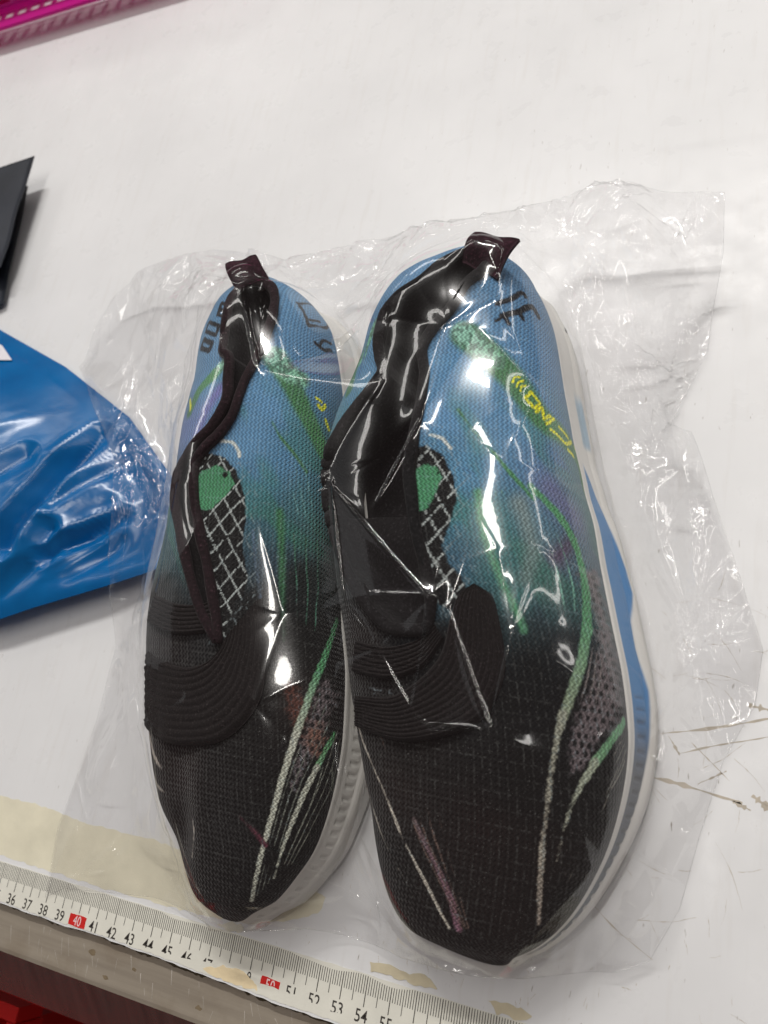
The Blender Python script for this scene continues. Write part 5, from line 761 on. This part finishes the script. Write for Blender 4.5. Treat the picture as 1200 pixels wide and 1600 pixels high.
BAG_STRONG = [(60, 61), (61, 42), (62, 63), (63, 41), (93, 94), (94, 101), (101, 102), (122, 131), (122, 129), (130, 129), (129, 138), (133, 134), (134, 135), (67, 68), (131, 137), (137, 136), (121, 119), (132, 134)]
BAG_POINTS = [(-19.79, 27.39, 0.3), (-19.15, 29.85, 0.8), (-18.08, 31.26, 1.2), (-15.94, 32.48, 2), (-14.1, 32.44, 2.6), (-10.29, 32.84, 3), (-6.6, 31.5, 4.2), (-4.92, 31.08, 3.4), (-2.82, 31.98, 3), (0.09, 32.02, 3.4), (3.78, 31.31, 4.6), (5.3, 30.99, 5.2), (6.74, 31.57, 4.6), (8.43, 33.07, 3.6), (10.78, 32.95, 4.2), (13.11, 32.82, 3.6), (14.85, 32.66, 3.2), (14.9, 30.66, 2.4), (14.62, 29.24, 1.2), (14.48, 27.11, 0.5), (13.71, 25.12, 0.4), (13.07, 23.06, 1.3), (13.44, 23.01, 2), (14.16, 22.69, 2), (14.6, 21.78, 1.3), (14.97, 20.71, 0.7), (15.75, 18.5, 0.5), (16.4, 16.63, 0.35), (16.97, 14.94, 0.25), (16.8, 12.99, 0.2), (15.86, 10.86, 0.2), (15.22, 8.19, 0.2), (14.75, 5.85, 0.2), (13.91, 4.06, 0.15), (12.81, 3.47, 0.12), (11.54, 3.21, 0.12), (9.35, 2.69, 0.15), (5.53, 2.16, 0.15), (1.7, 2.27, 0.12), (-1.95, 1.42, 0.15), (-6.26, 1.52, 0.12), (-11.14, 0.8, 0.1), (-12, 0.23, 0.1), (-12.38, 3.25, 0.12), (-11.78, 8.03, 0.2), (-11.59, 11.73, 0.45), (-11.99, 15.5, 2), (-12.85, 20.61, 2.7), (-16.42, 24.02, 1.6), (-10.24, 19.97, 1.2), (-12.28, 25.18, 2.2), (-9.06, 25.44, 4.2), (-11.79, 29.39, 3.4), (-15.41, 28.06, 1.4), (-13.05, 23.8, 2), (-10.23, 17.38, 2.6), (-9.77, 14.98, 1.6), (-10.36, 12.73, 0.9), (-10.74, 17.9, 2.9), (-9.02, 9.8, 1.2), (-8.29, 7.9, 1), (-10.86, 4.11, 0.5), (-8.12, 4.08, 0.4), (-9.19, 2.52, 0.45), (-6.05, 2.91, 0.3), (-4.19, 1.67, 0.25), (-6.11, 27.8, 6.27), (-4.14, 27.08, 7.01), (-2.14, 22.97, 7.53), (-3.3, 27.68, 6.35), (-2.16, 28.14, 2.63), (-2.73, 28.26, 4.92), (-4.84, 23.62, 7.17), (-5.2, 21.02, 6.97), (-5.11, 17.98, 6.64), (-3.75, 15.55, 6.72), (-5.26, 13.51, 5.97), (-5.08, 10.76, 5.47), (-2.84, 20.84, 7.33), (-2.95, 17.88, 7.07), (-1.16, 17.21, 6.92), (1.9, 18.78, 6.85), (2.52, 15.85, 6.26), (2.79, 14.41, 5.77), (0.56, 13.38, 5.6), (-1.9, 13.7, 6.43), (-1.56, 11.33, 6.15), (-2.95, 9.92, 5.98), (-3.2, 5.71, 4.54), (-0.95, 5.91, 4.77), (-4.8, 8.6, 4.94), (-3.9, 4.68, 3.66), (-1.43, 2.78, 3.37), (0.12, 5.97, 4.72), (1.16, 5.21, 4.3), (0.51, 2.96, 2.91), (2.02, 4.95, 3.06), (2.59, 8.7, 3.14), (1.28, 9.05, 5), (0.07, 9.95, 5.67), (2.9, 11.88, 4.68), (3.22, 3.82, 0.5), (4.83, 3.33, 0.25), (3.11, 7.2, 1.8), (3.45, 5.39, 0.8), (0.15, 27.76, 4.6), (1.48, 28.55, 5.2), (0.39, 24.76, 4.8), (-0.09, 30.03, 4), (3.62, 27.14, 7.07), (5, 28.13, 6.87), (6, 28.9, 6.61), (7.68, 28.85, 6.35), (7.34, 26.79, 6.94), (7.38, 25.6, 7.05), (6.95, 24.36, 7.34), (5.79, 24.26, 7.79), (3.3, 24.99, 7.2), (3.58, 22.13, 7.35), (5.5, 20.39, 7.92), (4.07, 19.03, 7.61), (4.24, 17.42, 7.21), (2.07, 18.13, 6.69), (5.44, 18.45, 7.62), (6.56, 19.73, 7.51), (7.15, 20.07, 7.3), (6.81, 15.69, 6.99), (7.85, 17.32, 7.1), (7.71, 15.56, 6.9), (6.69, 14.19, 7.39), (4.25, 14.19, 6.71), (3.16, 13.99, 5.94), (7.33, 13.86, 6.84), (9.63, 13.39, 7.3), (9.22, 10.32, 6.77), (7.16, 10, 6.37), (6.18, 10.66, 6.04), (4.7, 12.52, 6.19), (6.81, 10.33, 6.03), (9.32, 22.26, 5.87), (8.4, 28.45, 2.13), (10.36, 18.85, 5.76), (11.4, 14.3, 5.84), (12.03, 15.83, 2.95), (11.52, 9.53, 5.39), (12.96, 9.28, 3.31), (8.13, 9.04, 5.67), (8.36, 5.55, 4.52), (6.33, 7.73, 5.04), (4.23, 9.52, 4.84), (7.81, 3.37, 3.21), (10.34, 3.99, 3.27), (12.3, 6.71, 3.4), (8.73, 16.1, 6.83), (10.12, 16.32, 6.42), (13.04, 11.68, 3), (5.31, 5.24, 3.64), (8.58, 19.24, 7.04), (9.7, 27.6, 3.8), (10.3, 29.08, 4.6), (9.35, 31.02, 4.6), (10.86, 31.14, 4.6), (11.57, 28.77, 3.6), (12.42, 29.6, 4.4), (13.82, 31.09, 3.6), (13.54, 29.45, 2.8), (11.07, 26.19, 2.6), (12.7, 26.93, 2.2), (13.42, 26.31, 1.2), (10.63, 23.54, 2.2), (12.11, 24.39, 1.6), (12.92, 22.74, 0.9), (11.36, 21.58, 1.6), (12.15, 20.21, 1), (13.72, 21.61, 1), (14.15, 20.63, 1.5), (13.67, 18.56, 0.7), (14.56, 17.27, 1), (14.41, 15.89, 0.6), (15.23, 14.96, 0.9), (15.56, 17.01, 0.45), (16.19, 14.88, 0.7), (15.11, 13.19, 0.35), (16.24, 13.77, 0.5), (13.06, 17.66, 1), (13.61, 14.76, 1), (13.98, 12.5, 0.9), (14.29, 9.28, 0.5), (13.58, 7.45, 0.6), (12.67, 5.4, 0.45), (14.66, 8.29, 0.3), (14.08, 6.11, 0.3), (11.11, 3.61, 0.4)]
BAG_LOOP = 49
BAG_CREASES = [(49, 50), (50, 52), (52, 4), (49, 51), (51, 52), (49, 55), (55, 57), (53, 54), (54, 58), (58, 46), (60, 61), (61, 42), (59, 61), (62, 63), (63, 41), (60, 62), (66, 67), (67, 68), (68, 70), (70, 106), (106, 110), (80, 83), (80, 81), (87, 88), (87, 89), (93, 94), (94, 101), (101, 102), (68, 78), (122, 131), (131, 137), (137, 136), (136, 135), (122, 129), (130, 129), (129, 132), (132, 133), (129, 138), (132, 134), (133, 134), (134, 135), (134, 144), (144, 145), (133, 142), (142, 143), (135, 146), (146, 147), (122, 121), (121, 119), (119, 116), (116, 113), (120, 121), (116, 115), (115, 114), (114, 140), (113, 114), (113, 140), (140, 158), (158, 162), (162, 164), (164, 16), (111, 112), (123, 126), (125, 139), (139, 140), (159, 160), (161, 163), (163, 164), (162, 167), (167, 168), (165, 167), (164, 165), (166, 170), (170, 171), (169, 166), (22, 174), (174, 176), (176, 178), (23, 175), (175, 177), (177, 179), (175, 22), (180, 181), (181, 183), (145, 187), (155, 186)]

# ------------------------------------------------------------------ the clear bag
FILM, FILM2 = mat_film('clear_crinkled_film', .004, .072), mat_film('clear_film_underside', .002, .018)
BP = np.array(BAG_POINTS); nb = BAG_LOOP
edges = [(i, (i + 1) % nb) for i in range(nb)] + [tuple(e) for e in BAG_CREASES]
cv, ce, cf, ov, oe, of = delaunay_2d_cdt([Vector(p[:2]) for p in BP], edges, [list(range(nb))], 1, 1e-5)
src = np.array([o[0] if o else -1 for o in ov]); cz = np.zeros(len(cv)); cxy = np.array([(v.x, v.y) for v in cv])
for i, k in enumerate(src):
    if k >= 0: cz[i] = BP[k, 2]
    else:
        j = np.argsort(((BP[:, :2] - cxy[i]) ** 2).sum(1))[:3]; ww = 1 / (np.linalg.norm(BP[j, :2] - cxy[i], axis=1) + .01); cz[i] = (BP[j, 2] * ww).sum() / ww.sum()
V = np.c_[cxy, cz]; F = np.array([f for f in cf if len(f) == 3])
sharp = np.zeros(len(V)); cr = {tuple(sorted(e)) for e in ce}
ck = {tuple(sorted((int(np.where(src == a)[0][0]), int(np.where(src == b)[0][0])))) for a, b in BAG_CREASES if (src == a).any() and (src == b).any()}
bd = {tuple(sorted((int(np.where(src == a)[0][0]), int(np.where(src == b)[0][0])))) for a, b in edges[:nb]}
def midsplit(V, F, ck, bd):
    E_ = np.sort(np.concatenate([F[:, [0, 1]], F[:, [1, 2]], F[:, [2, 0]]]), 1); U, inv = np.unique(E_, axis=0, return_inverse=True); inv = inv.ravel()
    mid = (V[U[:, 0]] + V[U[:, 1]]) / 2; n, k = len(V), len(F); a, b, c = inv[:k] + n, inv[k:2 * k] + n, inv[2 * k:] + n
    F2 = np.concatenate([np.stack([F[:, 0], a, c], 1), np.stack([a, F[:, 1], b], 1), np.stack([c, b, F[:, 2]], 1), np.stack([a, b, c], 1)])
    look = {tuple(e): i + n for i, e in enumerate(U.tolist())}; out = []
    for st in (ck, bd):
        s2 = set()
        for e in st:
            m_ = look.get(e)
            if m_ is not None: s2.add((e[0], m_)); s2.add((e[1], m_))
        out.append({tuple(sorted(e)) for e in s2})
    return np.concatenate([V, mid]), F2, out[0], out[1]
for _ in range(5): V, F, ck, bd = midsplit(V, F, ck, bd)
on_crease = np.zeros(len(V)); on_crease[np.array([i for e in ck for i in e])] = 1; on_edge = np.zeros(len(V), bool); on_edge[np.array([i for e in bd for i in e])] = True
E_ = np.unique(np.sort(np.concatenate([F[:, [0, 1]], F[:, [1, 2]], F[:, [2, 0]]]), 1), axis=0); deg = np.bincount(E_.ravel(), minlength=len(V)).astype(float)
def under(V, hfs=None):
    hfs = globals()['hfs'] if hfs is None else hfs
    i = np.clip((V[:, 0] - HX0) * 10 - .5, 0, HN - 1.01); j = np.clip((V[:, 1] - HY0) * 10 - .5, 0, HM - 1.01); a, b = i.astype(int), j.astype(int); f, g = i - a, j - b
    return (hfs[a, b] * (1 - f) + hfs[a + 1, b] * f) * (1 - g) + (hfs[a, b + 1] * (1 - f) + hfs[a + 1, b + 1] * f) * g
hfs = hf.copy()
for _ in range(4):                                  # fill pin holes of the plan grid
    hfs = np.maximum.reduce([hfs, np.roll(hfs, 1, 0), np.roll(hfs, -1, 0), np.roll(hfs, 1, 1), np.roll(hfs, -1, 1)])
def soften(h, n):
    for _ in range(n): h = (2 * h + np.roll(h, 1, 0) + np.roll(h, -1, 0) + np.roll(h, 1, 1) + np.roll(h, -1, 1)) / 6
    return h
org = soften(hfs, 8)
for _ in range(7): hfs = np.maximum(soften(hfs, 60), org)       # taut film bridges hollows and small dents
hfs = soften(hfs, 60)
floor_z = under(V); floor_z = floor_z + .06 + .27 * sstep(2.5, 4.5, floor_z) * (V[:, 0] > -9.5)
V[:, 2] = np.maximum(V[:, 2], floor_z)
lam = np.where(on_crease > 0, .05, .5)
for it in range(80):
    nb_ = np.zeros(len(V)); np.add.at(nb_, E_[:, 0], V[E_[:, 1], 2]); np.add.at(nb_, E_[:, 1], V[E_[:, 0], 2])
    zn = V[:, 2] + lam * (nb_ / deg - V[:, 2]); zn[on_edge] = V[on_edge, 2]; V[:, 2] = np.maximum(zn, floor_z) if it < 62 else zn
for hx, hy, hr in ((6.8, 17.6, 2.6), (-2.2, 18.5, 2.2)):   # pressed down on the outer side of each shoe
    k_ = np.exp(-(np.hypot(V[:, 0] - hx, V[:, 1] - hy) / hr) ** 4); V[:, 2] += (floor_z - .1 - V[:, 2]) * k_
# fine crinkles: short straight creases, thick where the film is slack
X, Y = V[:, 0], V[:, 1]; add = np.zeros(len(V))
def crease(x0, y0, ang, L, w, amp, free=True):
    dx, dy = math.cos(ang), math.sin(ang); a = (X - x0) * dx + (Y - y0) * dy; b = -(X - x0) * dy + (Y - y0) * dx
    k = (np.abs(a) < L) & (np.abs(b) < w * 4)
    if free: amp = amp * (1 - sstep(1.6, 3.0, bare[k]) * (X[k] > -9.5))
    add[k] += amp * np.exp(-np.abs(b[k]) / w) * (1 - (a[k] / L) ** 2)
bare = under(V, org); gap = np.clip((V[:, 2] - bare) / .9, 0, 1)        # how slack: film far above what it covers crumples most
for (x0, y0, sx, sy), n, amp in [((11.5, 31, 2.4, 2.2), 110, .16), ((12.3, 26, 1.5, 3), 70, .14), ((14, 20.5, 1.2, 3.4), 54, .12), ((15.5, 15, 1.0, 2.5), 30, .10), ((2, 31, 3.5, 1.2), 60, .13), ((-6.5, 31, 3, 1.5), 50, .13), ((-13, 28, 3, 4), 44, .10), ((-12, 18, 1.6, 4), 40, .11), ((-10, 7, 2, 4), 26, .08), ((0, 3, 8, 1), 20, .03)]:
    for _ in range(n): crease(rng.normal(x0, sx), rng.normal(y0, sy), rng.uniform(0, math.pi), rng.uniform(.4, 2.3), rng.uniform(.035, .07), abs(rng.normal(0, amp * 1.25)) * rng.choice([1, 1, -1]))
for (x0, y0, R_, n, amp) in [(13.3, 23.4, 3.4, 13, .16), (13.9, 32, 2.8, 13, .16), (1.0, 29.0, 3.0, 11, .12), (-8.6, 19.6, 3.0, 9, .10)]:
    r_ = np.hypot(X - x0, Y - y0) + .05; th = np.arctan2(Y - y0, X - x0); ph = rng.uniform(0, 6, 3)
    g = np.abs(np.sin(th * n / 2 + ph[0] + .5 * np.sin(3 * th + ph[1]))); add += amp * (g - .6) * np.clip(r_ / .8, 0, 1) * np.clip(1 - r_ / R_, 0, 1) ** 1.3
def facets(n, amp, stretch, ang, seed):             # crumple: flat triangles that meet in straight creases
    r = np.random.default_rng(seed); c_, s_ = math.cos(ang), math.sin(ang); p = np.c_[r.uniform(-26, 26, n) / stretch, r.uniform(-26, 26, n)]; hgt = r.normal(0, 1, n)
    A_, B_ = ((X) * c_ + (Y - 17) * s_) / stretch, (-(X) * s_ + (Y - 17) * c_); v2, _, f2, o2, _, _ = delaunay_2d_cdt([Vector(q) for q in p], [], [], 0, 1e-6)
    out = np.zeros(len(X)); key = (np.floor(A_ / 1.0).astype(int), np.floor(B_ / 1.0).astype(int))
    hv = np.array([hgt[o[0]] for o in o2]); pv = np.array([(q.x, q.y) for q in v2]); order = np.argsort(A_); As = A_[order]
    for f in f2:
        q = pv[list(f)]; i0, i1 = np.searchsorted(As, q[:, 0].min()), np.searchsorted(As, q[:, 0].max()); idx = order[i0:i1]; idx = idx[(B_[idx] >= q[:, 1].min()) & (B_[idx] <= q[:, 1].max())]
        if not len(idx): continue
        d0, d1 = q[1] - q[0], q[2] - q[0]; det = d0[0] * d1[1] - d0[1] * d1[0]
        if abs(det) < 1e-9: continue
        ax, ay = A_[idx] - q[0, 0], B_[idx] - q[0, 1]; u_, v_ = (ax * d1[1] - ay * d1[0]) / det, (ay * d0[0] - ax * d0[1]) / det; k = (u_ >= -1e-6) & (v_ >= -1e-6) & (u_ + v_ <= 1 + 1e-6)
        out[idx[k]] = (hv[f[0]] + u_ * (hv[f[1]] - hv[f[0]]) + v_ * (hv[f[2]] - hv[f[0]]))[k]
    return amp * out
off = 1 - sstep(1.4, 3.0, bare) * (X > -9.5)          # crumples beside the shoes, lies taut on them
slack = gap * off * (1 + .9 * sstep(9, 12, X)) * (1 - .4 * sstep(-9, -14, X))
add += facets(1500, .15, 1.5, 1.2, 3) * slack + facets(380, .34, 1.9, 2.0, 4) * slack + facets(500, .045, 2.0, .9, 5) * off
for a, b in BAG_CREASES:                            # a rounded crest along every fold
    p, q = BP[a], BP[b]
    if (a, b) not in BAG_STRONG and min(under(np.array([p]))[0], under(np.array([q]))[0]) > 2.4: continue
    d = q[:2] - p[:2]; L = float(np.hypot(*d)); crease(*((p[:2] + q[:2]) / 2), math.atan2(d[1], d[0]), L * .62, .07, rng.uniform(.09, .15) if (a, b) in BAG_STRONG else rng.uniform(.02, .055), False)
V[:, 2] = np.maximum(V[:, 2] + add * np.where(on_edge, .5, 1), np.maximum(np.minimum(floor_z - .16, bare + .2), .07))
bag = rooted('clear_plastic_bag', (0, 17, 0)); tag(bag, 'crinkled clear plastic bag wrapped round the pair of shoes', 'plastic bag')
mesh_ob('top_film', V, F, FILM, bag)
low = V.copy(); low[:, 2] = .016 + off * (.50 * np.maximum(V[:, 2] - add - .1, 0) + np.abs(facets(900, .12, 1.6, .5, 13) + facets(300, .16, 2.2, 2.6, 14)) * np.clip(V[:, 2] / 2, 0, 1))
low[:, 2] = np.clip(low[:, 2], .016, np.maximum(V[:, 2] - .03, .016)); low[on_edge, 2] = np.maximum(V[on_edge, 2] - .04, .016)
mesh_ob('bottom_film', low, F[:, ::-1], FILM2, bag)
bl = np.array(sorted({i for e in bd for i in e})); nxt = {}
for a, b in bd: nxt.setdefault(a, []).append(b); nxt.setdefault(b, []).append(a)
path = [int(bl[0])]; prev = None
while len(path) < len(bl):
    n_ = [q for q in nxt[path[-1]] if q != prev]; prev = path[-1]; path.append(n_[0])
SEAM = mat_film('clear_film_cut_edge', .03, .08); Vs, Fs = tube(V[path] + np.array((0, 0, .012)), .014, 6, True); mesh_ob('cut_edge', Vs, Fs, SEAM, bag)
